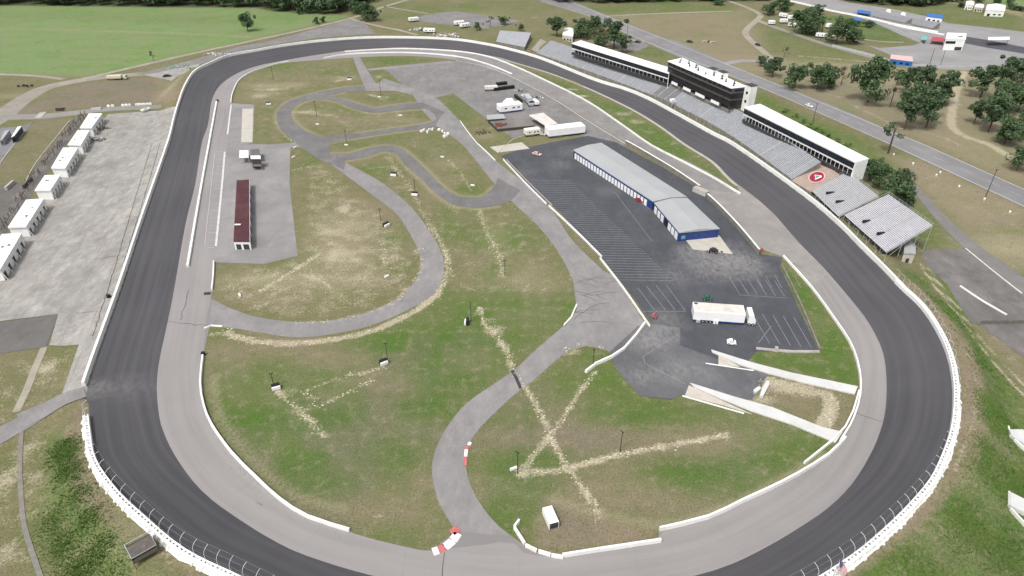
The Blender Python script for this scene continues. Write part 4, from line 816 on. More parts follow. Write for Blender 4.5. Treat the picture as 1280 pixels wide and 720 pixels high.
# ------------------------------------------------------------ buildings
def quadbuild(name, px, z, label, cat, wallm, roofm, zb=None, base=None, gable=0., ov=.25, group=None, ridge='long', roof_t=.25):
    """px: four eave corners in order (A front-left, B front-right, C back-right, D back-left)"""
    q = [P(x, y, z) for x, y in px]; c = sum(q, Vector())/4
    if zb is None: zb = float(Gz([(c.x, c.y)])[0])-.1
    root = empty(name, (c.x, c.y, zb), 0, label, cat, group); r = Vector((c.x, c.y, zb)); q = [p-r for p in q]; h = z-zb
    m = MB(); m.prism([(p.x, p.y, 0) for p in q], [(p.x, p.y, h-roof_t*.3) for p in q]); m.build('wall', wallm, root)
    if base: 
        b = MB(); cc = Vector((0, 0, 0)); qq = [Vector((p.x*1.004, p.y*1.004, 0))+Vector((p.x, p.y, 0)).normalized()*.06 for p in q]
        b.prism([(p.x, p.y, 0) for p in qq], [(p.x, p.y, base[1]) for p in qq]); b.build('plinth', base[0], root)
    e = [Vector((p.x, p.y, 0))+Vector((p.x, p.y, 0)).normalized()*ov for p in q]; m = MB()
    z0 = h-roof_t*.3; z1 = h+roof_t*.7
    if gable <= 0: m.prism([(p.x, p.y, z0) for p in e], [(p.x, p.y, z1) for p in e])
    else:
        if (q[0]-q[1]).length > (q[1]-q[2]).length: r1 = (e[1]+e[2])/2; r2 = (e[0]+e[3])/2; tri = [(e[0], e[1], r1, r2), (e[2], e[3], r2, r1)]; en = [(e[1], e[2], r1), (e[3], e[0], r2)]
        else: r1 = (e[0]+e[1])/2; r2 = (e[2]+e[3])/2; tri = [(e[1], e[2], r2, r1), (e[3], e[0], r1, r2)]; en = [(e[0], e[1], r1), (e[2], e[3], r2)]
        for a, b, c1, c2 in tri: 
            m.face([(a.x, a.y, z1), (b.x, b.y, z1), (c1.x, c1.y, z1+gable), (c2.x, c2.y, z1+gable)]); m.face([(a.x, a.y, z0), (b.x, b.y, z0), (b.x, b.y, z1), (a.x, a.y, z1)])
        for a, b, c1 in en: m.face([(a.x, a.y, z0), (b.x, b.y, z0), (b.x, b.y, z1), (c1.x, c1.y, z1+gable), (a.x, a.y, z1)])
        m.face([(p.x, p.y, z0) for p in e])
    m.build('roof', roofm, root)
    return root, q, h
def onwall(root, A, B, items, mat, name, t=.08):
    """boxes on the wall plane A->B: items of (s0, s1, z0, z1) with s in 0..1"""
    d = (B-A); d.z = 0; L = d.length; u = d.normalized(); n = Vector((u.y, -u.x, 0)); mid = (A+B)/2
    if n.dot(Vector((mid.x, mid.y, 0))) < 0: n = -n
    for s0, s1, z0, z1 in items:
        m = MB(); c = Vector((A.x, A.y, 0))+u*L*(s0+s1)/2+n*.02; m.box((0, 0, 0), (L*(s1-s0), t*2, z1-z0)); o = m.build(name, mat, root)
        o.location = (c.x, c.y, (z0+z1)/2); o.rotation_euler = (0, 0, math.atan2(u.y, u.x))
def roofbits(root, q, h, spots, mat, name, size=(.8, .8, .5)):
    for s, t, k in spots:
        p = (q[0]*(1-s)+q[1]*s)*(1-t)+(q[3]*(1-s)+q[2]*s)*t; m = MB(); m.box((0, 0, size[2]*k/2), (size[0]*k, size[1]*k, size[2]*k)); o = m.build(name, mat, root); o.location = (p.x, p.y, h+.15)
# infield garage: two linked blocks
g1, q, h = quadbuild('garage_building', [(717,188),(816,252),(858,246),(752,179)], 3.6, 'long grey roofed infield garage, the upper and longer block with a row of white doors', 'building', NAVY, ROOFG, gable=.7, base=None)
n = 24; onwall(g1, q[0], q[1], [(.02+i*.93/n, .02+i*.93/n+.93/n*.72, .1, 2.8) for i in range(n)], WHITE, 'door', .06)
g2, q, h = quadbuild('garage_building', [(818,254),(849,291),(899,286),(859,248)], 3.6, 'shorter lower block of the infield garage with a navy end wall', 'building', NAVY, ROOFG, gable=.8)
onwall(g2, q[0], q[1], [(a, a+.1, .1, 2.9) for a in (.03, .17, .31, .60, .73, .86)], WHITE, 'door', .06); onwall(g2, q[0], q[1], [(.46, .57, .1, 3.0)], BLACK, 'door', .07)
onwall(g2, q[1], q[2], [(.42, .46, .0, 2.2), (.60, .63, 0, 2.2)], M('door_blue', (.04,.07,.22)), 'door', .06); onwall(g2, q[1], q[2], [(.07, .17, .9, 2.3)], M('sign_board', (.15,.3,.35)), 'sign_panel', .05)
# maroon roofed shed
mr, q, h = quadbuild('pit_shed', [(292,302),(296,226),(311.5,225),(312,302)], 3.4, 'long narrow shed with maroon roof on the back paddock', 'building', WHITEC, MAROON, ov=.15)
onwall(mr, q[2], q[3], [(.0, 1., 2.9, 3.6)], WHITE, 'fascia', .12); onwall(mr, q[2], q[3], [(.1+i*.15, .18+i*.15, .2, 2.3) for i in range(6)], DARKM, 'door', .06); onwall(mr, q[0], q[3], [(.1, .4, .3, 2.4), (.55, .9, .3, 2.4)], DARKM, 'door', .06)
roofbits(mr, q, h, [(.24, .22, 1.)], WHITE, 'roof_panel', (2.2, .9, .15))
def post_canopy(name, px, z, label, mat, legs=STEEL, group=None, cat='canopy'):
    q = [P(x, y, z) for x, y in px]; c = sum(q, Vector())/len(q); zb = float(Gz([(c.x, c.y)])[0]); r = Vector((c.x, c.y, zb)); root = empty(name, tuple(r), 0, label, cat, group); q = [p-r for p in q]
    m = MB(); m.prism([p-Vector((0, 0, .15)) for p in q], [p+Vector((0, 0, .1)) for p in q]); m.build('roof', mat, root)
    for p in q:
        m = MB(); m.bar((p.x*.93, p.y*.93, 0), (p.x*.93, p.y*.93, p.z-.1), .1); m.build('post', legs, root)
    return root, q
post_canopy('canopy', [(299,197),(299.5,188),(310.5,188),(310.8,197)], 3.2, 'square white canopy on posts above the maroon shed', ROOFW)
k1, q, h = quadbuild('kiosk', [(314,198.5),(313.5,195),(325,195),(325.5,198.5)], 4.6, 'small dark kiosk with a white roof beside the square canopy', 'building', WOODD, ROOFW)
post_canopy('lean_to', [(313,195),(313.5,187),(324,186),(325,195)], 3.4, 'flat dark lean-to roof directly above the kiosk', ROOFD)
post_canopy('deck_frame', [(315,208),(314.5,202),(326,202),(327,208)], 2.0, 'low reddish grey deck in front of the kiosk', WOOD, cat='deck')
# barracks-like suites along the back straight
BR = [([(79,216.5),(98.5,216.5),(112,184),(94.5,184)], 'concession block with a clean white roof, fourth from the lower left corner'),
      ([(44,238.5),(63,238),(76,219),(60,219.5)], 'smallest white roofed block of the row, third from the lower left'),
      ([(10,285),(33,284),(56,248),(37,249)], 'long white roofed block with dark roof vents, second from the lower left'),
      ([(-28,338),(0,337),(28,290.5),(5,291)], 'white roofed block cut by the left edge of the picture'),
      ([(64,211),(84,211),(98,184),(80,185)], '')]
BLK = [([(100,161),(114,161),(128,142),(112,142)], 'white roofed block at the far end of the row, nearest the service road'),
       ([(85,182),(101,182.5),(112,163),(98,163)], 'white roofed block next to the far end of the row, beside rubble'),
       ([(64,211.5),(81,212),(98,184.5),(80,184.5)], 'long white roofed block in the middle of the row, above the smallest one'),
       ([(44,239),(62.5,239),(75.5,219),(57,219.5)], 'smallest white roofed block with a dark rear vent, middle of the row'),
       ([(10,286),(32,285),(55.5,248),(34,249.5)], 'long white roofed block with several dark vents, second from the left edge'),
       ([(-27,341),(-1,340),(28,291),(4,292)], 'white roofed block cut by the left edge of the picture')]
for px, lab in BLK:
    (a_, b_, c_, d_) = px; sh = lambda p, q, t=.045: (p[0]+(q[0]-p[0])*t, p[1]+(q[1]-p[1])*t); px = [sh(a_, d_), sh(b_, c_), sh(c_, b_), sh(d_, a_)]
    r, q, h = quadbuild('concession_block', px, 4.2, lab, 'building', WHITEC, ROOFW, ov=.5, group='white roofed blocks beside the back straight', roof_t=.5)
    L = (q[1]-q[2]).length; k = max(4, int(L/4.4))
    onwall(r, q[1], q[2], [(i/k+.2/k, (i+1)/k-.4/k, .0, 2.6) for i in range(k)], DARKM, 'opening', .05)
    for i in range(k+1):     # raking buttress posts on the track side
        a = q[1].lerp(q[2], i/k); u = (q[2]-q[1]).normalized(); nn = Vector((u.y, -u.x, 0)); nn = nn if nn.dot(Vector((a.x, a.y, 0))) > 0 else -nn
        m = MB(); m.bar((0, 0, h-.4), (nn.x*1.1, nn.y*1.1, 0), .12); o = m.build('prop', WHITEC, r); o.location = (a.x, a.y, 0)
    onwall(r, q[3], q[0], [(i/k+.2/k, (i+1)/k-.35/k, .3, 2.6) for i in range(k)], DARKM, 'opening', .05)
    roofbits(r, q, h, [(.5+.3*random.uniform(-1, 1), random.uniform(.15, .85), random.uniform(.6, 1.2)) for _ in range(5)], DARKM, 'roof_vent', (.6, .6, .35))
# timber frames behind the blocks (remains of old stands)
TF = [[(108,143),(98,156),(84,170)], [(80,178),(68,193),(56,207)], [(50,216),(40,232),(28,250)], [(24,262),(12,278),(0,297)]]
for i, (pts, lab) in enumerate(zip(TF, ['old timber frame behind the farthest white blocks, beside a yellow digger', 'old timber frame with tangled posts beside the grass rectangle', 'old timber frame behind the smallest white block', 'old timber frame at the left edge behind the vented block'])):
    w = dens(W2(pts), 2.3); c = w[0]; root = empty('ruined_stand', tuple(c), 0, lab, 'frame', 'old timber frames behind the white blocks')
    t = (w[-1]-w[0]); t /= np.linalg.norm(t); nn = np.array([-t[1], t[0], 0]); nn = nn if nn[0] < 0 else -nn
    for k, p in enumerate(w):
        for s in (0, 2.4):
            b = p-c+nn*s; m = MB(); hh = random.uniform(1.6, 3.2)-s*.3; m.bar((0, 0, 0), (random.uniform(-.3, .3), random.uniform(-.3, .3), hh), .14); o = m.build('post', WOODD if random.random() < .6 else CONC, root); o.location = tuple(b)
        if k and random.random() < .8:
            a, b = w[k-1]-c, p-c; m = MB(); m.bar((a[0], a[1], 1.7), (b[0], b[1], 1.7), .1); m.bar((a[0]+nn[0]*2.4, a[1]+nn[1]*2.4, .6), (b[0], b[1], 1.8), .08); m.build('rail', WOODD, root)
for i, (pts, wd) in enumerate([([(88,150),(62,182),(43,207),(32,228)], .5), ([(30,165),(12,188),(0,205)], .5)]):
    wall('path_edge', pts, .35, wd, ['pale kerb along the right side of the grass rectangle', 'pale kerb along the left side of the grass rectangle'][i], CONC, cat='kerb')
sheet('rubble_ground', [(92,149),(108,144),(60,215),(28,262),(0,302),(0,232),(34,226),(46,207)], asphalt('rubble_ground', (.13,.12,.11), (.08,.075,.07), .7, (.25,.23,.2), .6, .3), .04)
sheet('yard_ground', [(0,160),(28,158),(40,152),(30,168),(0,205)], asphalt('yard_ground', (.2,.2,.21), (.12,.12,.13), .7, (.3,.29,.28), .6, .3), .04)
wall('ruined_wall', [(8,238),(18,229)], 1.6, 1.2, 'leaning slab of concrete beside the dark yard at the left edge', CONC, smooth=False); wall('ruined_wall', [(30,236),(40,225)], 1.4, .8, 'broken dark wall piece near the smallest white block', WOODD, smooth=False)
wall('loading_ramp', [(48,148),(54,141)], .5, 4., 'pale sloping concrete ramp beside the service road', CONC, smooth=False, cat='ramp'); wall('loading_ramp', [(114,137),(127,136)], .8, 3., 'grey platform at the far end of the white blocks', ROOFG, smooth=False, cat='platform')
def hutlist(rows):
    for nm, px, z, lab, cat, wm, rm, gb in rows:
        r, q, h = quadbuild(nm, px, z, lab, cat, wm, rm, gable=gb)
        L = [(q[i]-q[(i+1) % 4]).length for i in range(4)]
        onwall(r, q[0], q[1], [(.15, .3, .2, 2.1), (.45, .6, 1, 2.1), (.72, .87, 1, 2.1)], GLASS, 'window', .05)
hutlist([('trailer_office', [(14,172),(18,170),(27,158),(22,159)], 3., 'small pale roofed trailer in the yard at the left edge', 'trailer', DARKM, ROOFW, 0),
         ('trailer_office', [(0,176),(3,175),(12,163),(6,164)], 2.6, 'grey trailer cut by the left edge of the picture', 'trailer', STEEL, ROOFG, 0),
         ('white_cottage', [(703,44),(716,46),(718,37),(706,35.5)], 4., 'small pale house between the trees by the highway', 'house', BEIGE, ROOFW, 1.),
         ('drag_kiosk', [(1113,73.5),(1141,77),(1140,71),(1114,68.5)], 3.4, 'low blue and white kiosk with striped roof on the drag strip lot', 'building', BLUE, PINK, 0),
         ('farm_shed', [(1232,13),(1256,14),(1257,7),(1234,6)], 4.5, 'large white farm shed near the upper right corner', 'building', WHITEC, ROOFW, 1.2),
         ('farm_shed', [(1207,6),(1217,6.5),(1218,2.5),(1208,2)], 4., 'small white shed left of the large farm shed', 'building', WHITEC, ROOFW, 1.),
         ('farm_shed', [(1218,9),(1229,10),(1230,6),(1220,5.5)], 3.5, 'low pale shed between the two white farm sheds', 'building', BEIGE, ROOFW, .6),
         ('scoring_hut', [(1108,15),(1113,16),(1113.5,12.5),(1108.5,12)], 4., 'small cream hut behind the drag strip stands, left one', 'building', BEIGE, ROOFW, .4),
         ('scoring_hut', [(1126,19),(1131.5,20),(1132,16.5),(1127,16)], 4., 'small cream hut behind the drag strip stands, right one', 'building', BEIGE, ROOFW, .4),
         ('hospitality_hut', [(1158,20.5),(1178,23.5),(1179,19),(1159,16.5)], 3.6, 'white hut with blue panels behind the right drag strip stand', 'building', WHITEC, BLUE, .0),
         ('utility_hut', [(1176,322),(1175,0),(0,0),(0,0)], 3, '', '', WHITEC, ROOFW, 0)][:-1])
# drag strip tower
dt, q, h = quadbuild('drag_tower', [(1182,49),(1207,49.5),(1208,42),(1184,41)], 7.5, 'white drag strip tower with dark emblem on its roof', 'building', WHITEC, ROOFW)
onwall(dt, q[3], q[0], [(0, 1, 0, 4)], RED, 'side_panel', .1); onwall(dt, q[3], q[0], [(0, 1, 4, 7.2)], BLUE, 'side_panel', .1); onwall(dt, q[0], q[1], [(.05, .55, 4.6, 6.4)], GLASS, 'window', .05); onwall(dt, q[0], q[1], [(.6, .95, .3, 2.5)], DARKM, 'door', .05)
m = MB(); m.prism([(-2.2, -1, 0), (1.2, -1.6, 0), (3, .6, 0), (.2, 1.5, 0)], [(-2.2, -1, .06), (1.2, -1.6, .06), (3, .6, .06), (.2, 1.5, .06)]); o = m.build('roof_emblem', BLACK, dt); p = q[0].lerp(q[1], .68).lerp(q[3].lerp(q[2], .68), .45); o.location = (p.x, p.y, h+.2)
post_canopy('awning', [(1163,50),(1181,51.5),(1180,47),(1166,46)], 3.2, 'red and pink awning left of the drag strip tower', RED)
post_canopy('starting_canopy', [(1151,49.5),(1158,50),(1159,45.5),(1153,45)], 3., 'teal canopy beside the drag strip fence', TEAL)
post_canopy('finish_gantry', [(1235,50),(1262,49.5),(1262,46),(1235,46.5)], 4.5, 'wide white and red gantry standing on the far lot', ROOFW, RED)
post_canopy('storage_canopy', [(1071,15.5),(1088,18),(1089,14.5),(1072,12)], 2.5, 'blue canopy row beside the drag strip, upper one', BLUE)
post_canopy('storage_canopy', [(1065,25),(1076,26.5),(1077,23.5),(1066,21.5)], 2.5, 'blue canopy beside the white fence above the green bank, left', BLUE)
post_canopy('storage_canopy', [(1083,29),(1093,30.5),(1094,27.5),(1085,26)], 2.5, 'blue canopy beside the white fence above the green bank, right', BLUE)
wall('strip_wall', [(984,1),(1010,7),(1041,14.5),(1080,22),(1120,31.5),(1172,41)], 1.2, 1.4, 'long white wall beside the drag strip')
wall('strip_wall', [(1110,30),(1135,36),(1180,44)], 1., .8, 'short white wall parallel to the long drag strip wall')
wall('strip_wall', [(1105,32),(1128,42),(1152,55)], 1., .5, 'dark rail fence slanting down across the drag strip lot', STEEL, cat='fence')
wall('lot_fence', [(1040,58),(1085,69),(1120,79),(1165,84),(1230,85)], 1.6, .2, 'wire fence between the far road and the drag strip lot', STEEL, cat='fence')

# ------------------------------------------------------------ grandstands
def terraces(mb, F, B, n, m0=0, m1=1):
    """stepped seating between front polyline F and back polyline B (same count)"""
    for i in range(len(F)-1):
        for r in range(n):
            t0 = r/n; t1 = (r+1)/n
            a0 = F[i]*(1-t0)+B[i]*t0; b0 = F[i+1]*(1-t0)+B[i+1]*t0; a1 = F[i]*(1-t1)+B[i]*t1; b1 = F[i+1]*(1-t1)+B[i+1]*t1
            z1a = a1[2]; z1b = b1[2]
            mb.face([(a0[0], a0[1], a0[2]), (b0[0], b0[1], b0[2]), (b0[0], b0[1], z1b), (a0[0], a0[1], z1a)], m1)
            mb.face([(a0[0], a0[1], z1a), (b0[0], b0[1], z1b), (b1[0], b1[1], z1b), (a1[0], a1[1], z1a)], m0)
def stand(name, F, B, n, label, group=None, cat='grandstand', mats=(None, None), ends=True, legs=False, zb=0., aisles=(), aw=.7, vom=()):
    F = np.array(F, float); B = np.array(B, float); c = F.mean(0); c[2] = zb; root = empty(name, tuple(c), 0, label, cat, group); F = F-c; B = B-c
    mb = MB(); terraces(mb, F, B, n); mb.build('seating', [mats[0] or SEAT, mats[1] or SEATD], root)
    if ends:
        m = MB(); m.face([F[0], B[0], (B[0][0], B[0][1], 0), (F[0][0], F[0][1], 0)]); m.face([F[-1], B[-1], (B[-1][0], B[-1][1], 0), (F[-1][0], F[-1][1], 0)])
        for i in range(len(F)-1): m.face([F[i], F[i+1], (F[i+1][0], F[i+1][1], 0), (F[i][0], F[i][1], 0)]); m.face([B[i], B[i+1], (B[i+1][0], B[i+1][1], 0), (B[i][0], B[i][1], 0)])
        m.build('side_wall', CONCD, root)
    Ls = np.concatenate([[0], np.cumsum(np.linalg.norm(np.diff(F[:, :2], axis=0), axis=1))]); L = Ls[-1]
    def at(s, t):
        f = np.array([np.interp(s*L, Ls, F[:, k]) for k in range(3)]); b = np.array([np.interp(s*L, Ls, B[:, k]) for k in range(3)]); return f*(1-t)+b*t
    for s in aisles:
        m = MB(); hw = aw/2/L
        for r in range(n):
            a = at(s-hw, r/n); b = at(s+hw, r/n); c2 = at(s+hw, (r+1)/n); d = at(s-hw, (r+1)/n); z = c2[2]+.10
            m.face([(a[0], a[1], z), (b[0], b[1], z), (c2[0], c2[1], z), (d[0], d[1], z)]); m.face([(a[0], a[1], a[2]), (b[0], b[1], b[2]), (b[0], b[1], z), (a[0], a[1], z)])
        m.build('aisle', SEATW, root)
    for s, t in vom:
        p = at(s, t); d = Vector(at(s+.02, t)-at(s-.02, t)); m = MB(); m.box((0, 0, .2), (.9, 3.2, .9)); o = m.build('entry_opening', BLACK, root); o.location = tuple(p); o.rotation_euler = (0, 0, math.atan2(d.y, d.x))
    if legs:
        k = max(3, int(L/3.2))
        for i in range(k+1):
            for t in (.02, .35, .68, .99):
                p = at(i/k, t); m = MB(); m.bar((p[0], p[1], 0), (p[0], p[1], p[2]-.1), .09); m.build('column', STEEL, root)
            a = at(i/k, .02); b = at(i/k, .99); m = MB(); m.bar((a[0], a[1], a[2]-.25), (b[0], b[1], b[2]-.25), .12); m.bar((b[0], b[1], 0), at(i/k, .5)-np.array([0, 0, .3]), .07); m.bar((a[0], a[1], .2), at(i/k, .5)-np.array([0, 0, .3]), .07); m.build('beam', STEEL, root)
        m = MB()
        for j in range(12):
            a = at(j/12, 1.); b = at((j+1)/12, 1.); 
            for zz in (.5, 1.1): m.bar(a+np.array([0, 0, zz]), b+np.array([0, 0, zz]), .04)
            m.bar(a, a+np.array([0, 0, 1.1]), .04)
        for e_ in (0, 1):
            a = at(e_, 0); b = at(e_, 1); m.bar(a+np.array([0, 0, 1]), b+np.array([0, 0, 1]), .05)
        m.build('railing', STEEL, root)
    return root, at
nS = len(sfw); cutA = int(np.argmin(np.linalg.norm(sfw[:, :2]-np.array(P(817,120.5,2.5))[:2], axis=1))); cutB = int(np.argmin(np.linalg.norm(sfw[:, :2]-np.array(P(836,129,2.5))[:2], axis=1))); cutC = int(np.argmin(np.linalg.norm(sfw[:, :2]-np.array(P(988,225,2.5))[:2], axis=1)))
Fl = offset(sfw, 0.*SGN); Fl[:, 2] = 3.0; Bl = sbw
stand('grandstand', Fl[:cutA+1], Bl[:cutA+1], 20, 'far long section of the grey main grandstand, left of the press box', aisles=[(i+.5)/13 for i in range(13)])
stand('grandstand', Fl[cutA:cutB+1], Bl[cutA:cutB+1], 14, 'narrow brownish section of the main grandstand below the press box', mats=(M('faded_seats', (.17, .155, .155), .25, .4), SEATD), aisles=(.3, .7))
stand('grandstand', Fl[cutB:cutC+1], Bl[cutB:cutC+1], 20, 'near long section of the grey main grandstand, between the press box and the painted emblem', aisles=[(i+.5)/14 for i in range(14)])
EF = [P(989.5,226,3.0), P(1014,240.5,3.0)]; EB = [P(1026,200,8.), P(1050,219,8.)]
er, at = stand('emblem_terrace', [tuple(p) for p in EF], [tuple(p) for p in EB], 26, 'tan terrace with a round red emblem between the main and the small grandstands', mats=(TAN, M('tan_riser', (.36,.28,.23), .15, .5)))
# emblem disc lying on the slope
ec = Vector(at(.55, .5)); u = Vector(at(1, .5)-at(0, .5)).normalized(); v = Vector(at(.5, 1)-at(.5, 0)).normalized(); nn = u.cross(v).normalized(); nn = nn if nn.z > 0 else -nn
def disc(r0, r1, off, mat, name, pts=None):
    m = MB(); k = 40
    if pts: ring = [ec+u*a+v*b+nn*off for a, b in pts]; m.face(ring)
    else: m.face([ec+(u*math.cos(2*math.pi*i/k)+v*math.sin(2*math.pi*i/k))*r1+nn*off for i in range(k)])
    m.build(name, mat, er)
disc(0, 3.9, .32, PINK, 'emblem_rim'); disc(0, 3.35, .36, M('emblem_red', (.27, .02, .05), .08, 1.), 'emblem_disc')
disc(0, 0, .40, WHITE, 'emblem_arrow', [(-1.9, .2), (1.3, 2.0), (1.9, 1.2), (.9, -1.9), (.3, -1.0)]); disc(0, 0, .44, M('emblem_green', (.12, .30, .18), .1), 'emblem_arrow', [(-1.3, .2), (.9, 1.4), (1.0, .6), (.6, -1.1)])
s1, at1 = stand('small_grandstand', [tuple(P(1014,238.5,3.6)), tuple(P(1048,271,3.6))], [tuple(P(1058.5,214.4,9.2)), tuple(P(1098,245,9.2))], 24, 'silver bleacher stand with two entry openings, next to the emblem terrace', ends=False, legs=True, zb=1.6, aisles=(.33, .67), aw=.6, vom=((.33, .28), (.67, .28)), mats=(M('bleacher_aluminium', (.42, .42, .435), .1, .5, .5), SEATD))
s2, at2 = stand('small_grandstand', [tuple(P(1055,269,4.0)), tuple(P(1107.5,315.6,4.0))], [tuple(P(1110.6,243,11.5)), tuple(P(1166,282,11.5))], 28, 'larger silver bleacher stand on trusses at the near end of the row', ends=False, legs=True, zb=1.0, aisles=(.33, .67), aw=.6, vom=((.33, .22), (.67, .22)), mats=(M('bleacher_aluminium_bright', (.52, .51, .54), .1, .5, .5), SEATD))
stand('small_grandstand', [tuple(P(620,52,2.5)), tuple(P(656,59,2.5))], [tuple(P(625,38,4.5)), tuple(P(664,41,4.5))], 14, 'isolated grey bleacher stand beyond the far turn', zb=0)
stand('drag_strip_stand', [tuple(P(1091,20,1)), tuple(P(1131,28.5,1))], [tuple(P(1093,13.5,4.5)), tuple(P(1141,23,4.5))], 8, 'long grey bleacher beside the drag strip', zb=0)
stand('drag_strip_stand', [tuple(P(1139,30,1)), tuple(P(1166,35.5,1))], [tuple(P(1143,23,5)), tuple(P(1176,28,5))], 8, 'shorter grey bleacher with a blue end beside the drag strip tower', zb=0)
stand('scaffold_steps', [tuple(P(672,67,2.5)), tuple(P(664,62,2.5))], [tuple(P(684,53,7)), tuple(P(676,49,7))], 10, 'pale concrete steps at the far left end of the main grandstand', zb=0, mats=(CONC, CONCD))
hut2, q, h = quadbuild('ticket_hut', [(1130,317),(1144,317.5),(1144,308),(1131,304)], 3.8+0., 'small cream hut with grey roof under the larger bleacher stand', 'building', BEIGE, ROOFG, gable=.5); onwall(hut2, q[0], q[1], [(.35,.65,.1,2.)], DARKM, 'door', .05)
# suites with white roofs above the stands
def suites(px, zt, label, ncol):
    q = [P(x, y, zt) for x, y in px]; c = sum(q, Vector())/4; zb = 9.3; r = Vector((c.x, c.y, zb)); root = empty('suite_building', tuple(r), 0, label, 'building'); q = [p-r for p in q]; h = zt-zb
    m = MB(); m.prism([(p.x, p.y, 2.6) for p in q], [(p.x, p.y, h-.35) for p in q]); m.build('wall', WHITEC, root)
    f0, f1, b1, b0 = q; fl = f1-f0; u = fl.normalized(); nn = Vector((-u.y, u.x, 0)); nn = nn if nn.dot((f0+f1)/2-(b0+b1)/2) > 0 else -nn; nn.z = 0
    m = MB(); e = [f0+nn*.25-u*.3, f1+nn*.25+u*.3, b1-nn*.3+u*.3, b0-nn*.3-u*.3]; m.prism([(p.x, p.y, h-.35) for p in e], [(p.x, p.y, h) for p in e]); m.build('roof', ROOFW, root)
    k = 12
    onwall(root, f0, f1, [(i/k+.0005, (i+1)/k-.0005, 3.3, 5.6) for i in range(k)], GLASS, 'window', .1); onwall(root, f1, b1, [(.02, .5, 4.1, 5.4)], GLASS, 'window', .1)
    m = MB(); e = [f0+nn*.1, f1+nn*.1, f1-nn*3, f0-nn*3]; m.prism([(p.x, p.y, -1.) for p in e], [(p.x, p.y, .3) for p in e]); m.build('concourse', DARKM, root)
    bk = MB(); e = [f0-nn*2.8, f1-nn*2.8, b1, b0]; bk.prism([(p.x, p.y, -.3) for p in e], [(p.x, p.y, 2.6) for p in e]); bk.build('lower_wall', DARKM, root)
    for i in range(ncol+1):
        p = f0.lerp(f1, i/ncol)+nn*.0; m = MB(); m.bar((0, 0, .2), (0, 0, 2.6), .10); o = m.build('column', WHITEC, root); o.location = (p.x, p.y, 0)
    ew = MB(); e = [f1+nn*.02, b1, b1+u*.35, f1+u*.35]; ew.prism([(p.x, p.y, -2.5) for p in e], [(p.x, p.y, h-.36) for p in e]); ew.build('end_wall', WHITEC, root)
    return root
suites([(715,54),(836,91.5),(838,85),(726,50.5)], 15.3, 'long low suite building with white roof, left of the press box', 26)
suites([(931,134),(1069,202),(1085,198),(950,130)], 15.6, 'long suite building with white roof and glass band, right of the press box', 30)
# press box
zt = 21.; q = [P(836,76,zt), P(916,110,zt), P(934,108,zt), P(853,72,zt)]; c = sum(q, Vector())/4; zb = 9.3; r = Vector((c.x, c.y, zb)); pb = empty('press_box', tuple(r), 0, 'tall dark glazed press box with white roof above the main grandstand', 'building'); q = [p-r for p in q]; h = zt-zb
f0, f1, b1, b0 = q; u = (f1-f0).normalized(); nn = Vector((-u.y, u.x, 0)); nn = nn if nn.dot((f0+f1)/2-(b0+b1)/2) > 0 else -nn; nn.z = 0
SMOKE = M('smoked_cladding', (.075, .066, .068), .2, .5, .35); SMOKE2 = M('smoked_glass', (.022, .020, .024), .3, .5, .15)
def tier(z0, z1, o, mat, name, root=pb):
    e = [f0+nn*o, f1+nn*o, b1, b0]; m = MB(); m.prism([(p.x, p.y, z0) for p in e], [(p.x, p.y, z1) for p in e]); m.build(name, mat, root)
tier(2.4, 5.2, 0, SMOKE2, 'lower_storey'); tier(5.2, 6.1, .5, SMOKE, 'floor_band'); tier(6.1, 8.8, .1, SMOKE2, 'middle_storey'); tier(8.8, 9.3, .6, M('band', (.11,.1,.1), .2), 'floor_band'); tier(9.3, h-.3, .2, SMOKE, 'upper_storey'); tier(h-.3, h, .8, ROOFW, 'roof')
onwall(pb, f0+nn*.2, f1+nn*.2, [(i/14+.006, (i+1)/14-.006, 9.6, 10.9) for i in range(14)], SMOKE2, 'window', .06); onwall(pb, f1, b1, [(.2, .8, 9.6, 10.8), (.15, .85, 6.6, 8.2)], GLASS, 'window', .06)
for i in range(9):
    p = f0.lerp(f1, i/8); m = MB(); m.bar((0, 0, -.2), (0, 0, 2.4), .22); o = m.build('column', DARKM, pb); o.location = (p.x, p.y, 0)
tier(-1., .2, -.5, CONCD, 'concourse'); 
for s0, s1 in ((.10,.2),(.30,.42),(.50,.64),(.74,.86)):
    onwall(pb, f0+nn*.3, f1+nn*.3, [(s0, s1, .5, 2.0)], WHITE, 'sign_panel', .12)
for s, t, k, mt in [(.12,.3,.9,DARKM),(.2,.6,1.,DARKM),(.27,.35,.8,DARKM),(.34,.5,1.1,DARKM),(.42,.3,1.,DARKM),(.55,.25,.7,DARKM),(.62,.5,1.1,DARKM),(.74,.5,1.2,DARKM),(.82,.4,.9,DARKM),(.9,.6,1.,DARKM),(.95,.3,.9,DARKM),(.07,.6,1.,ROOFG),(.3,.8,1.,ROOFG)]:
    p = f0.lerp(f1, s).lerp(b0.lerp(b1, s), t); m = MB(); m.bar((0, 0, 0), (0, 0, 1.5*k), .08); m.box((0, 0, 1.3*k), (.5*k, .6*k, .9*k)); m.box((0, 0, .35), (.9*k, .9*k, .5)); o = m.build('roof_unit', mt, pb); o.location = (p.x, p.y, h)
for s, hh in ((.56, 2.6), (.70, 3.1)):
    p = f0.lerp(f1, s).lerp(b0.lerp(b1, s), .72); m = MB(); m.box((0, 0, hh/2), (4.6, 3.4, hh), math.atan2(u.y, u.x)); o = m.build('roof_house', WHITEC, pb); o.location = (p.x, p.y, h)
    m = MB(); m.box((0, 0, 0), (4.9, 3.7, .25), math.atan2(u.y, u.x)); o2 = m.build('parapet', DARKM, o); o2.location = (0, 0, hh)
    o2.parent = o
    m = MB(); m.box((0, 0, 0), (.06, .06, .02)); 
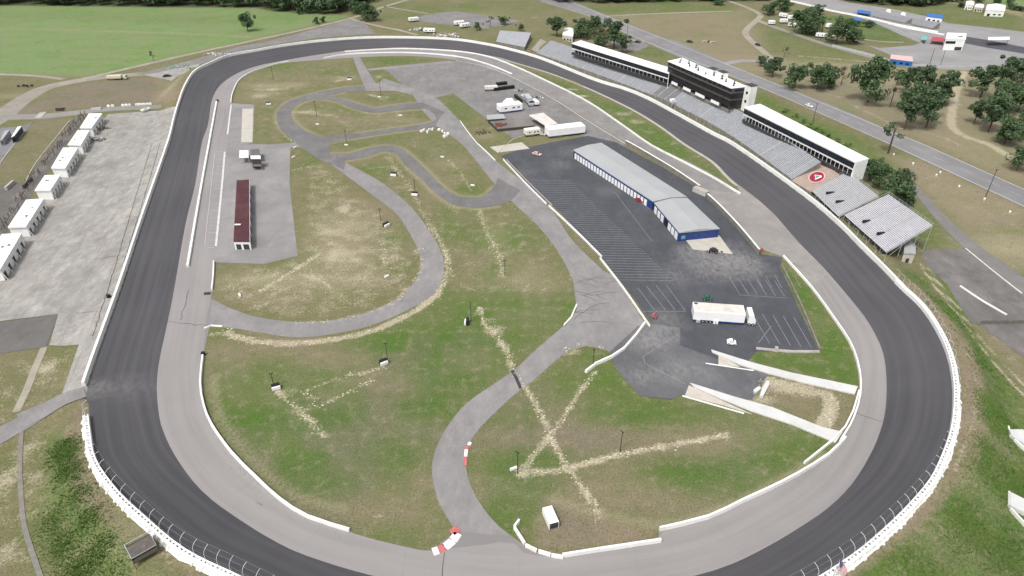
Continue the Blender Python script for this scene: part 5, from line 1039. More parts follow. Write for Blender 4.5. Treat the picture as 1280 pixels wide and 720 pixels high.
st = MB(); p0 = b1+u*2.3-nn*.5; st.box((0, 0, h/2+.6), (4.4, 4.0, h+1.2), math.atan2(u.y, u.x)); so = st.build('stair_tower', WHITEC, pb); so.location = (p0.x, p0.y, 0)
for zz in (5.0, 9.3):
    m = MB(); m.box((0, 0, 0), (1.4, .12, 1.3), math.atan2(u.y, u.x)); o = m.build('window', GLASS, so); w_ = nn*2.02; o.location = (w_.x, w_.y, zz)
m = MB(); m.box((0, 0, h+1.3), (4.7, 4.3, .25), math.atan2(u.y, u.x)); m.build('parapet', DARKM, so)
# flagman platform on the wall
fp = P(840,131,3.5); root = empty('flag_stand', (fp.x, fp.y, 2.5), 0, 'small white flag stand on a post above the front straight wall', 'platform'); m = MB(); m.bar((0,0,0),(0,0,3.),.15); m.build('post', WHITE, root); m = MB(); m.box((0,0,3.6),(2.4,2.,1.2),.5); m.build('box', WHITE, root)

# ------------------------------------------------------------ vehicles
def wheel(root, x, y, r=.34, w=.24):
    m = MB(); k = 12; a = [(r*math.cos(2*math.pi*i/k), -w/2, r*math.sin(2*math.pi*i/k)) for i in range(k)]; b = [(p[0], w/2, p[2]) for p in a]; m.prism(a, b); o = m.build('wheel', RUBBER, root); o.location = (x, y, r)
    m = MB(); a = [(r*.5*math.cos(2*math.pi*i/k), -w/2-.02, r*.5*math.sin(2*math.pi*i/k)) for i in range(k)]; b = [(p[0], w/2+.02, p[2]) for p in a]; m.prism(a, b); m.build('hub', STEEL, o)
def hd(px, dx, dy):      # world heading of an image direction
    a = P(*px); b = P(px[0]+dx, px[1]+dy); return math.atan2(b.y-a.y, b.x-a.x)
def spot(px): p = P(*px); p.z = float(Gz([(p.x, p.y)])[0])+.08; return p
def car(px, d, mat, label, group=None, L=4.6, kind='car'):
    px = tuple(px)
    p = spot(px); root = empty('parked_car' if kind != 'moving' else 'car', tuple(p), hd(px, *d), label, 'car', group); m = MB()
    pr = [(-L/2, .35), (-L/2, .85), (-L*.36, .95), (-L*.28, 1.42), (L*.1, 1.45), (L*.24, .98), (L*.46, .82), (L/2, .6), (L/2, .35)]
    a = [(x, -.86 if z < 1.1 else -.68, z) for x, z in pr]; b = [(x, -y, z) for x, y, z in a]
    m.prism(a, b); m.build('body', mat, root)
    m = MB(); m.prism([(L*.105, -.64, 1.40), (L*.235, -.72, 1.02), (L*.235, .72, 1.02), (L*.105, .64, 1.40)], [(L*.115, -.64, 1.43), (L*.25, -.72, 1.04), (L*.25, .72, 1.04), (L*.115, .64, 1.43)]); m.build('windscreen', GLASS, root)
    m = MB(); m.box((-L*.09, 0, 1.2), (L*.33, 1.6, .28)); m.build('side_windows', GLASS, root)
    for x in (-L*.3, L*.31):
        for y in (-.8, .8): wheel(root, x, y)
    return root
def boxtruck(px, d, L, Wd, Hh, mat, label, cat='trailer', skirt=None, roofm=None, cab=0., name='race_trailer', windows=True, rwheels=3):
    p = spot(px); root = empty(name, tuple(p), hd(px, *d), label, cat); m = MB(); z0 = .9
    m.box((0, 0, (z0+Hh)/2), (L, Wd, Hh-z0)); bo = m.build('body', mat, root)
    bm = bmesh.new(); bm.from_mesh(bo.data); bmesh.ops.bevel(bm, geom=bm.edges[:], offset=.08, segments=1, affect='EDGES'); bm.to_mesh(bo.data); bm.free()
    m = MB(); m.box((0, 0, Hh+.03), (L*.97, Wd*.92, .08)); m.build('roof_skin', roofm or mat, root)
    m = MB(); m.box((0, 0, .62), (L*.96, Wd*.97, .5)); m.build('skirt', skirt or DARKM, root)
    for i in range(rwheels):
        for y in (-Wd/2+.12, Wd/2-.12): wheel(root, -L*.3+i*1.1, y, .45, .3)
    if windows:
        for s in (-1, 1):
            for x in (-.25, .1, .32):
                m = MB(); m.box((L*x, s*Wd/2, Hh*.62), (L*.1, .06, .7)); m.build('window', GLASS, root)
    if cab:
        m = MB(); x = L/2+1.1+cab/2; pr = [(-cab/2, .6), (-cab/2, Hh*.86), (cab*.15, Hh*.88), (cab*.42, Hh*.55), (cab/2, Hh*.45), (cab/2, .6)]
        m.prism([(x+a, -Wd*.47, b) for a, b in pr], [(x+a, Wd*.47, b) for a, b in pr]); c = m.build('cab', mat, root)
        m = MB(); m.prism([(x+cab*.18, -Wd*.4, Hh*.84), (x+cab*.41, -Wd*.4, Hh*.58), (x+cab*.41, Wd*.4, Hh*.58), (x+cab*.18, Wd*.4, Hh*.84)], [(x+cab*.2, -Wd*.4, Hh*.87), (x+cab*.44, -Wd*.4, Hh*.6), (x+cab*.44, Wd*.4, Hh*.6), (x+cab*.2, Wd*.4, Hh*.87)]); m.build('windscreen', GLASS, c)
        for xx in (x-cab*.3, x+cab*.2):
            for y in (-Wd/2+.12, Wd/2-.12): wheel(root, xx, y, .45, .3)
        m = MB(); m.box((L/2+.5, 0, .8), (2.2, 1.2, .4)); m.build('coupling', DARKM, root)
    return root
OFFW = M('dusty_trailer_roof', (.62, .58, .54), .12, .6, .6, (.4, .36, .32), .5)
tr = boxtruck((896,399), (65,4.5), 15.2, 5.0, 4.1, BWHITE, 'big white race trailer with dusty roof and its white cab on the garage lot', skirt=NAVY, roofm=OFFW, cab=2.2, windows=False)
m = MB(); m.box((-6.7, 1.6, 4.16), (1.0, .8, .1)); m.build('roof_hatch', BLACK, tr)
for x in (-1.2, -.4): m = MB(); m.box((x, -2.75, .7), (.6, .5, 1.1)); m.build('cabinet', WHITE, tr)
m = MB(); m.box((-6., -2.75, .7), (1.2, .5, .9)); m.build('steps', STEEL, tr)
boxtruck((706,168), (55,-6.5), 19.5, 6.2, 4.4, BWHITE, 'longest white race trailer, beside the tarpaulin roof', skirt=NAVY, cab=0, windows=False)
boxtruck((637,139), (38,-5), 13., 5.6, 4.2, BWHITE, 'white trailer with blue base in the upper paddock', skirt=NAVY)
boxtruck((665,169), (22,-3), 7.8, 3.6, 3.4, M('cream_camper', (.70, .67, .58), .06, .8, .4), 'cream coloured camper left of the longest white trailer', name='camper', cat='camper', windows=True)
post_canopy('tarpaulin_shelter', [(661,144),(682,157.5),(697,154.5),(679,141)], 3.4, 'large grey white tarpaulin roof between two white trailers', OFFW)
post_canopy('white_awning', [(628,128),(645,129.5),(640,122.5),(633,123)], 3.2, 'small white awning behind the trailer with blue base', ROOFW)
boxtruck((660,128), (10,12), 9., 3.2, 3.6, STEEL, 'grey flat topped truck with white cab beside the white awning', cat='truck', name='service_truck', cab=2.4, roofm=M('grey_tarp', (.42,.43,.44)))
boxtruck((614,113), (17,-1), 7.5, 2.8, 2.6, M('pale_container', (.66,.65,.6)), 'pale flat trailer in front of two dark containers', name='flat_trailer', windows=False)
def container(px, d, L, Wd, Hh, mat, label, name='container', cat='container', group=None, roofm=None, doors=True):
    p = spot(px); root = empty(name, tuple(p), hd(px, *d), label, cat, group); m = MB(); m.box((0, 0, Hh/2), (L, Wd, Hh)); m.build('body', mat, root)
    m = MB(); k = max(4, int(L/.8))
    for i in range(k+1):
        for s in (-1, 1): m.box((-L/2+L*i/k, s*(Wd/2+.02), Hh/2), (.08, .06, Hh*.9))
    m.build('ribs', mat, root)
    if doors: m = MB(); m.box((L/2+.02, 0, Hh/2), (.06, Wd*.9, Hh*.85)); m.build('door', DARKM, root)
    if roofm: m = MB(); m.box((0, 0, Hh+.02), (L*.94, Wd*.9, .06)); m.build('roof_panel', roofm, root)
    return root
container((627,106), (15,-2), 6.5, 2.2, 1.6, BLACK, 'upper dark container above the pale flat trailer'); container((630,112), (30,-4), 13., 1.5, 1.8, BLACK, 'long dark container right of the pale flat trailer')
container((648,125), (18,15), 10.5, 1.2, 1.8, BLACK, 'dark diagonal container beside the grey truck')
container((688,651), (6.5,15), 4.4, 2.1, 2.0, M('white_container', (.8,.8,.79), .03, .6, .5), 'small white container standing alone on the brown dirt patch', roofm=None)
# storage compound
cr, q, h = quadbuild('storage_compound', [(622,161.5),(668,157),(664,148),(608,148)], 1.4, 'open walled storage compound with scrap below the blue based trailer', 'compound', WOODD, asphalt('compound_floor', (.19,.175,.165), (.12,.11,.1), .7, (.32,.28,.25), .4, 0), ov=-.2)
post_canopy('shed_roof', [(609,149.5),(632,148),(629,142.5),(608,144)], 2.6, 'low grey shed roof at the back of the storage compound', ROOFG)
sc = P(625,157,1.5); m = MB()
for _ in range(40): m.box((random.gauss(0, 1.6), random.gauss(0, 1.), random.uniform(.1, .8)), (random.uniform(.3, 1.2), random.uniform(.3, 1), random.uniform(.2, .8)), random.uniform(0, 3))
o = m.build('scrap_pile', RUST); o.location = sc; props(o, 'rusty heap of scrap inside the storage compound', 'scrap pile')
car((677,169), (12,2), CARS[0], 'silver pickup like car parked below the longest white trailer')
car((671,194), (9,2.5), M('white_red', (.6,.42,.40)), 'small red and white car parked at the top of the garage lot')
car((800,252), (12,5), CARS[2], 'red race car parked by the garage doors beside a dark opening')
car((892,315), (10,2), CARS[1], 'dark go-kart like car on the concrete pad by the garage end wall', L=3.)
car((884,374.5), (16,2), M('car_green', (.04,.12,.08)), 'dark green tractor like car hidden behind the big race trailer', L=3.)
car((914,430), (9,1), BWHITE, 'tiny white cart below the big race trailer', L=2.6)
car((818,397), (6,1), M('faded_red', (.35,.12,.12)), 'small red cart by the lower end of the white rail', L=1.5)
car((1011,133.5), (9,4), BWHITE, 'white car driving on the highway above the suite roof', kind='moving')
car((893,314), (9,3), RUBBER, 'black low cart at the edge of the concrete pad', L=2.2) if False else None
truck = boxtruck((144,99.5), (14,-.5), 8.6, 2.8, 2.6, M('cream_body', (.6,.55,.42)), 'cream flatbed truck parked on the sandy road', cat='truck', name='flatbed_truck', cab=2., windows=False)
def boat(px, d, label):
    p = spot(px); root = empty('small_boat', tuple(p), hd(px, *d), label, 'boat'); m = MB(); a = [(-3, -.9), (1.2, -1), (3.2, 0), (1.2, 1), (-3, .9)]
    m.prism([(x*.8, y*.6, .5) for x, y in a], [(x, y, 1.5) for x, y in a]); m.build('hull', WHITE, root); m = MB(); m.box((-.5, 0, 1.7), (2., 1.2, .5)); m.build('cabin', BEIGE, root); m = MB(); m.box((0, 0, .3), (4, 1, .3)); m.build('trailer_frame', STEEL, root)
boat((183,139.5), (12,-4), 'white boat shaped trailer load beside the concrete plaza')
RVS = [((979,22),(10,2),7,'white camper at the back of the cluster under the far trees'),((990,24.5),(10,-1),8,'white motorhome right of the back camper under the far trees'),((979,29),(8,0),6,'white camper at the front left of the tree cluster'),((990,34),(8,1),6,'white camper just left of the big round tree'),((964,31),(6,0),5,'small pale camper at the left end of the camper row'),((1017,41),(8,-1),6,'white camper half hidden between two far trees'),((1026,47),(11,1),8,'white motorhome by the far road, front left of a pair'),((1037,50),(10,1),7,'white camper by the far road, front right of a pair'),((1035,35),(5,-2),5,'pale camper behind the tree pair'),((1055,42),(6,1),5,'pale camper in the open gap between the far trees'),((517,27),(10,-1),8,'white camper with awning beyond the far turn, left of the paddock'),((574,31.5),(12,-1),8,'grey white motorhome in the middle of the far paddock'),((581,34.5),(10,-1.5),8,'bright white trailer next to the motorhome in the far paddock'),((537,41),(14,.5),9,'long white trailer close behind the far turn wall'),((1001,37),(4,1),4,'tiny dark windowed van under the big round tree')]
for px, d, L, lab in RVS: boxtruck(px, d, L, 3., 3.2, BWHITE, lab, cat='camper', name='camper', windows=True, rwheels=1)
car((1070,53.5), (8,1.5), CARS[3], 'purple blue car under the rightmost far tree', L=5.); car((790,52), (6,1), CARS[0], 'silver car parked in the yard beside the highway trees', L=5.); car((797,53.5), (6,1), CARS[1], 'dark car parked in the yard beside the highway trees', L=5.)
car((862,53), (6,1), CARS[1], 'dark car parked on the field beside the highway', L=5.); car((947,57), (5,2), CARS[1], 'dark car on the winding track across the field', L=5.); car((209,96), (8,-1), CARS[1], 'dark low vehicle on the pale yard outside the turn', L=5.)
# concrete blocks row etc.
index_kids()
blk = None
for i, x in enumerate([136,141,154,158,162,171,174,177,180,184,188]):
    y = 133.4-(x-136)*.05; m = MB(); m.box((0, 0, .4), (1.6, .8, .8), .1); m.box((0, 0, .95), (1.1, .5, .3), .1)
    if blk is None: blk = m.build('barrier_block', WHITEC); o = blk
    else: o = blk.copy(); COL.objects.link(o)
    o.location = P(x, y); o.rotation_euler = (0, 0, random.uniform(-.5, .5)); props(o, 'small white concrete block in the row beside the service road', 'block', 'white blocks along the service road')
# junk and tyres outside the turns
for px, r, n, lab, mats in [((525,37),7,60,'heap of white and dark junk beyond the far turn wall',[WHITE,DARKM,STEEL]),((560,45),12,70,'scattered white debris directly behind the far turn wall',[WHITE,STEEL,BEIGE]),((238,86),4,30,'green and grey equipment pile outside the upper left turn',[GREENP,DARKM,STEEL]),((122,175),4,40,'rubble heap on the plaza beside the second white block',[CONCD,WOODD,STEEL]),((128,162),3,20,'small rubble heap beside the farthest white block',[CONCD,WOODD]),((75,137.5),3.5,24,'dark timber pile beside the service road',[WOODD]),((35,108),5,14,'dark brush pile on the grass at the upper left',[WOODD]),((885,53),5,16,'dark scrap heap on the field beyond the highway',[DARKM,BEIGE]),((1130,302),2.5,12,'stacked grey gear under the larger bleacher stand',[STEEL,DARKM])]:
    c = spot(px); mb = MB()
    for _ in range(n):
        s = random.uniform(.4, 1.5); mb.box((random.gauss(0, r*.45), random.gauss(0, r*.3), random.uniform(.1, .7)), (s, s*random.uniform(.3, 1), s*random.uniform(.3, .8)), random.uniform(0, 3), random.randrange(len(mats)))
    o = mb.build('debris_pile' if n != 24 else 'timber_pile', mats if len(mats) > 1 else mats[0]); o.location = c; props(o, lab, 'debris', kind='stuff')
for px, r, n, lab, mats in [((668,122),4,26,'dark and white clutter beside the grey flat topped truck',[DARKM,WHITE,STEEL]),((650,114),4,22,'grey scrap clutter right of the long dark container',[STEEL,CONCD,DARKM]),((694,160),3,16,'small clutter between the tarpaulin roof and the longest trailer',[DARKM,STEEL]),((600,166),6,26,'dark scrub and scrap left of the concrete slab',[WOODD,CONCD,DARKM]),((220,84),10,60,'sparse grey bleacher scraps outside the upper left turn',[STEEL,CONC,GREENP]),((270,68),10,60,'pale broken seating strewn behind the upper left wall',[STEEL,WHITE,CONC]),((890,316),2.5,10,'dark equipment lying on the concrete pad',[DARKM,RUBBER])]:
    c = spot(px); mb = MB()
    for _ in range(n):
        s = random.uniform(.3, 1.1); mb.box((random.gauss(0, r*.45), random.gauss(0, r*.3), random.uniform(.05, .5)), (s, s*random.uniform(.3, 1), s*random.uniform(.3, .8)), random.uniform(0, 3), random.randrange(len(mats)))
    o = mb.build('debris_pile', mats); o.location = c; props(o, lab, 'debris', kind='stuff')
for x, y in [(527,165),(530,163.5),(534,166),(537,163),(541,162.5),(549,163),(553,165),(556,168),(558,171),(560,168),(555,171.5)]:
    o = blk.copy(); COL.objects.link(o); o.location = P(x, y); o.rotation_euler = (0, 0, random.uniform(0, 3)); props(o, 'small white concrete block scattered on the grass below the circuit right end', 'block', 'white blocks below the circuit')
boxtruck((612,160-2), (12,1), 6., 2.4, 2.4, STEEL, 'small steel trailer at the left end of the storage compound', windows=False, name='flat_trailer') if False else None
car((655,121.5), (8,4), BWHITE, 'white car between the dark diagonal container and the flat topped truck', L=4.4)
car((640,131.5), (9,-1), CARS[0], 'silver car behind the trailer with blue base', L=4.4)
boxtruck((669,131), (7,5), 6., 2.4, 2.6, BWHITE, 'small white box van right of the flat topped truck', cat='van', name='box_van', windows=False, rwheels=2)
# ------------------------------------------------------------ infield light poles and their cabinets
def cabinet(px, d, label, w=2.6, hgt=1.5, dark=True):
    p = spot(px); root = empty('equipment_cabinet', tuple(p), hd(px, *d), label, 'cabinet'); m = MB(); m.box((0, .35, hgt/2), (w, .8, hgt)); m.build('body', BLACK if dark else WHITE, root)
    m = MB(); m.box((0, -.3, hgt*.35), (w, .5, hgt*.6)); m.build('front_box', WHITE, root); return root
def pole(px, h, label, arm=True, r=.13, name='light_pole', group=None, mat=WOODD):
    p = spot(px); root = empty(name, tuple(p), random.uniform(0, 3), label, 'pole', group); m = MB(); m.bar((0, 0, -.2), (0, 0, h), r, sides=7, r2=r*.7); m.build('shaft', mat, root)
    if arm:
        m = MB(); m.box((0, 0, h-.2), (.9, .1, .1)); m.build('cross_arm', DARKM, root)
        for x in (-.35, .35): m = MB(); m.box((x, .1, h+.0), (.26, .22, .26)); m.build('lamp', DARKM, root)
    return root
for px, d, lab in [((345.5,486.5),(13,-3.5),'black and white cabinet on the left grass island, lower left one'),((480,455.5),(13,-5),'black and white cabinet beside a pole in the centre of the lower island'),((583,404.5),(-1,6),'black and white cabinet in the upper right of the lower island'),((483.5,283),(8,-4),'black and white cabinet inside the long road bend'),((492,220),(8,.5),'dark cabinet in the sandy strip, upper one'),((518.5,244.5),(8,.5),'dark cabinet in the sandy strip, lower one'),((336,131),(5,-.5),'small dark cabinet on the upper left grass'),((437,100),(5,0),'small dark cabinet near the upper crossing')]: cabinet(px, d, lab, w=2.2 if px[1] > 300 else 2.6)
for px, d, lab in [((483.5,346.5),(8,-4),'white marker board lying below the cabinet inside the long road bend'),((591,232.5),(6,1),'white marker board on the grass inside the circuit hairpin'),((553,197),(6,1),'white marker board left of the upper infield road'),((433,182),(6,.5),'white marker board above the circuit entry'),((300,370),(3,6),'white marker board near the left junction'),((369,185),(5,-2),'white marker board at the top of the left island, upper one'),((367,197),(5,-2),'white marker board at the top of the left island, lower one'),((397,156),(6,.5),'white marker board inside the circuit loop'),((501,145),(6,.5),'white marker board on the right lobe of the circuit'),((474,122),(5,0),'white marker board on the small upper island'),((642,587),(8,-3),'white marker board at the left end of the long sandy trench')]:
    p = spot(px); root = empty('marker_board', tuple(p), hd(px, *d), lab, 'board'); m = MB(); m.box((0, 0, .35), (1.7, .5, .5)); m.build('panel', WHITE, root); m = MB(); m.box((0, 0, .08), (1.9, .7, .14)); m.build('base', CONC, root)
for px, h, lab in [((775,566),7,'slim light pole on the long sandy trench'),((647,592),7,'slim light pole at the left end of the long sandy trench'),((741,458),6,'slim light pole by the curved white barrier'),((485,454),7,'slim light pole beside the central cabinet'),((589,402),7,'slim light pole beside the upper right cabinet of the lower island'),((343,485),5,'slim light pole beside the lower left cabinet'),((519,241),6,'slim light pole beside the lower dark cabinet'),((476,276),5,'slim light pole inside the long road bend'),((631,345),6,'slim light pole on the grass left of the tyre ring'),((476,118),8,'slim light pole on the small upper island'),((396,145),8,'slim light pole inside the circuit loop'),((433,178),6,'slim light pole above the circuit entry'),((342,100),8,'slim light pole on the upper left grass')]: pole(px, h, lab)
for px, h, lab in [((1232,246),12,'dark utility pole beside the lower part of the highway'),((1109,190+2),12,'dark utility pole by the lone thin pine'),((1016,153),10,'utility pole on the verge beside the white car'),((1162,80),10,'lamp pole on the drag strip lot, left of two'),((1175,83),10,'lamp pole on the drag strip lot, right of two'),((784,43),10,'utility pole beside the highway near the yard')]: pole(px, h, lab, name='utility_pole', r=.16)
# white reels / markers along the highway verge
for px, lab in [((1141,205.5),'round white marker on the verge, topmost'),((1170,220),'round white marker, left one of a close pair'),((1175,216.5),'round white marker, right one of a close pair'),((1198.5,234),'round white marker left of the dark utility pole'),((1230,250),'round white marker at the foot of the dark utility pole'),((1262,266),'round white marker, lowest one near the right edge'),((1117,194),'round white marker near the grandstand trees')]:
    p = spot(px); bm = bmesh.new(); bmesh.ops.create_uvsphere(bm, u_segments=12, v_segments=8, radius=.42, matrix=__import__('mathutils').Matrix.Translation((0, 0, .5))); bmesh.ops.create_cone(bm, segments=10, radius1=.3, radius2=.2, depth=.5, cap_ends=True, matrix=__import__('mathutils').Matrix.Translation((0, 0, .2))); me = bpy.data.meshes.new('marker'); bm.to_mesh(me); bm.free(); me.materials.append(WHITE); o = bpy.data.objects.new('verge_marker', me); COL.objects.link(o); o.location = p; props(o, lab, 'marker', 'round white markers along the verge')
# small things on the walls/edges
for px, lab, r in [((272,127),'dark tyre stack at the upper end of the pit wall',1.),((254.5,444),'dark tyre stack at the upper end of the lower left inner wall',.8),((138,376),'dark round weed clump beside the wall of the back straight',.9)]:
    p = spot(px); m = MB(); k = 10
    for j in range(4): m.prism([(r*.7*math.cos(6.28*i/k), r*.7*math.sin(6.28*i/k), j*.26) for i in range(k)], [(r*.7*math.cos(6.28*i/k), r*.7*math.sin(6.28*i/k), j*.26+.22) for i in range(k)])
    o = m.build('tyre_stack', RUBBER); o.location = p; props(o, lab, 'tyre stack')
wall('barrier', [(255.5,368),(263,367.5)], .7, .9, 'short brown block at the left junction below the back paddock', WOODD, cat='block', smooth=False)
wall('storage_tank', [(1004-36,438),(972,438.5)], 1.3, 1.5, 'small pale tank at the top of the grass below the parking stalls', CONC, cat='tank', smooth=False)
# timber viewing hide at lower left
hp = P(184,700,2.5); zg = float(Gz([(hp.x, hp.y)])[0]); root = empty('timber_hide', (hp.x, hp.y, zg), .75, 'weathered roofless timber hide on the slope outside the lower left turn', 'hut')
m = MB()
for i in range(9): m.box((0, -1.95+i*.36, 2.72), (4.5, .26, .06))
m.build('roof_board', WOOD, root)
for x in (-2.3, 2.3):
    for y in (-2.1, 2.1): m = MB(); m.bar((x, y, -1), (x, y, 2.6), .09); m.build('post', WOOD, root)
m = MB(); m.box((0, 0, .9), (4.5, 4.1, .12)); m.build('floor', WOODD, root)
for (x, y, dx, dy) in ((0, -2.1, 4.6, .08), (0, 2.1, 4.6, .08), (-2.3, 0, .08, 4.2), (2.3, 0, .08, 4.2)):
    m = MB(); m.box((x, y, 1.5), (dx, dy, .9)); m.build('side_panel', WOOD, root); m = MB(); m.box((x, y, 2.6), (dx+.05, dy+.05, .12)); m.build('top_rail', STEEL, root)
m = MB(); m.box((.3, .4, 1.1), (.8, .6, .5)); m.build('bucket', WHITE, root)
# flag near the bottom
fpz = P(1036,733,5.6); root = empty('flag_pole', (fpz.x, fpz.y, fpz.z), 0, 'flag pole with a draped stars and stripes flag by the near turn wall', 'flag'); top = 8.
m = MB(); m.bar((0, 0, 0), (0, 0, top), .05, sides=8); m.build('pole', STEEL, root)
fw, fh, nx, nz = 3.9, 2.5, 26, 13; m = MB(); FR = M('flag_red', (.36, .012, .03), .05, 1.); FW = M('flag_white', (.75, .75, .75), .03, 1.); FB = M('flag_blue', (.015, .025, .16), .05, 1.)
def fpt(i, j):
    s = i/nx; t = j/nz; x = .08+fw*s*.5; return (x+.1*math.sin(s*9+t*2), -.35*math.sin(s*7+.6)*s-.12*math.sin(s*15+t*4), top-.2-fh*t-2.6*s*s-.5*s)
for i in range(nx):
    for j in range(nz):
        star = False; blue = i < nx*.5 and j < 8
        if blue: star = (i % 2 == 0 and j % 2 == 0) 
        m.face([fpt(i, j), fpt(i+1, j), fpt(i+1, j+1), fpt(i, j+1)], 2 if blue else (0 if j % 2 == 0 else 1))
        if blue and (i+j) % 2 == 0:
            c = (Vector(fpt(i, j))+Vector(fpt(i+1, j+1)))/2
            for off in (-.012, .012):
                ring = []
                for k in range(10):
                    r_ = .045 if k % 2 == 0 else .018; a = math.pi/2+k*math.pi/5; ring.append((c.x+r_*math.cos(a), c.y+off, c.z+r_*math.sin(a)))
                m.face(ring, 1)
m.build('flag_cloth', [FR, FW, FB], root)

# ------------------------------------------------------------ vegetation
def crown_mesh(name, n, rx, rz, cz, mat, leaf=.5, lobes=9, seed=0, flat=.75, sparse=0.):
    r = np.random.default_rng(seed); V = []; Fc = []
    lob = [(np.array([r.normal(0, rx*.47), r.normal(0, rx*.47), cz+r.uniform(-rz*.8, rz*.85)]), r.uniform(.2, .5)*rx) for _ in range(lobes)]
    for k in range(n):
        c, R = lob[r.integers(len(lob))]; d = r.normal(size=3); d /= np.linalg.norm(d); p = c+d*R*np.array([1, 1, flat])*r.uniform(.55, 1.08)
        if p[2] < cz-rz*1.1: continue
        nrm = d*.7+r.normal(size=3)*.55; nrm[2] += .35; nrm /= np.linalg.norm(nrm); a = np.cross(nrm, [0.3, .5, 1.]); a /= np.linalg.norm(a); b = np.cross(nrm, a); s = leaf*r.uniform(.5, 1.25); t = r.uniform(0, 6.28)
        u_ = a*math.cos(t)+b*math.sin(t); w_ = -a*math.sin(t)+b*math.cos(t); i = len(V)
        V += [p-u_*s, p-w_*s*.55, p+u_*s, p+w_*s*.55]; Fc.append((i, i+1, i+2, i+3))
    me = bpy.data.meshes.new(name); me.from_pydata([tuple(x) for x in V], [], Fc); me.materials.append(mat); return me
def tree_proto(kind, seed):
    if kind == 'pine': crown = crown_mesh('crown', 2800, .31, .34, .58, PINE, .038, 22, seed, .8)
    elif kind == 'broad': crown = crown_mesh('crown', 3000, .40, .40, .48, BROAD, .038, 24, seed, .9)
    elif kind == 'thin': crown = crown_mesh('crown', 330, .24, .22, .72, PINE, .034, 7, seed, .5)
    elif kind == 'dry': crown = crown_mesh('crown', 420, .28, .26, .64, DRYLEAF, .03, 7, seed, .8)
    else: crown = crown_mesh('crown', 700, .55, .42, .45, SHRUBM, .07, 8, seed, .8)
    m = MB(); r = random.Random(seed); m.bar((0, 0, -.03), (.01, .0, .45), .022, sides=7, r2=.014); m.bar((.01, 0, .45), (.0, .01, .86), .014, sides=6, r2=.004)
    for k in range(6): z = .4+k*.07; a = r.uniform(0, 6.28); L = .16+.06*r.random(); m.bar((.01, 0, z), (L*math.cos(a), L*math.sin(a), z+.07), .008, sides=4, r2=.003)
    me = bpy.data.meshes.new('trunk'); me.from_pydata(m.v, [], m.f); me.materials.append(BARK); return crown, me
PR = {k: [tree_proto(k, s+11*i) for s in range(3)] for i, k in enumerate(('pine', 'broad', 'thin', 'dry', 'shrub'))}
def tree(kind, px, hp, label, group=None, wx=1., name=None, hm=None):
    x, y = px; hgt = hm or hp*mpp(x, y)/cp*1.02; p = P(x, y); p.z = float(Gz([(p.x, p.y)])[0])
    cr, tk = random.choice(PR[kind]); nm = name or {'pine': 'pine_tree', 'broad': 'broadleaf_tree', 'thin': 'pine_tree', 'dry': 'small_tree', 'shrub': 'shrub'}[kind]
    root = empty(nm, tuple(p), random.uniform(0, 6.28), label, 'shrub' if kind == 'shrub' else 'tree', group); wx = wx*(.86 if x > 955 and y > 90 and kind != 'shrub' else .95); root.scale = (hgt*wx, hgt*wx, hgt)
    for n_, me in (('crown', cr), ('trunk', tk)):
        o = bpy.data.objects.new(n_, me); COL.objects.link(o); o.parent = root
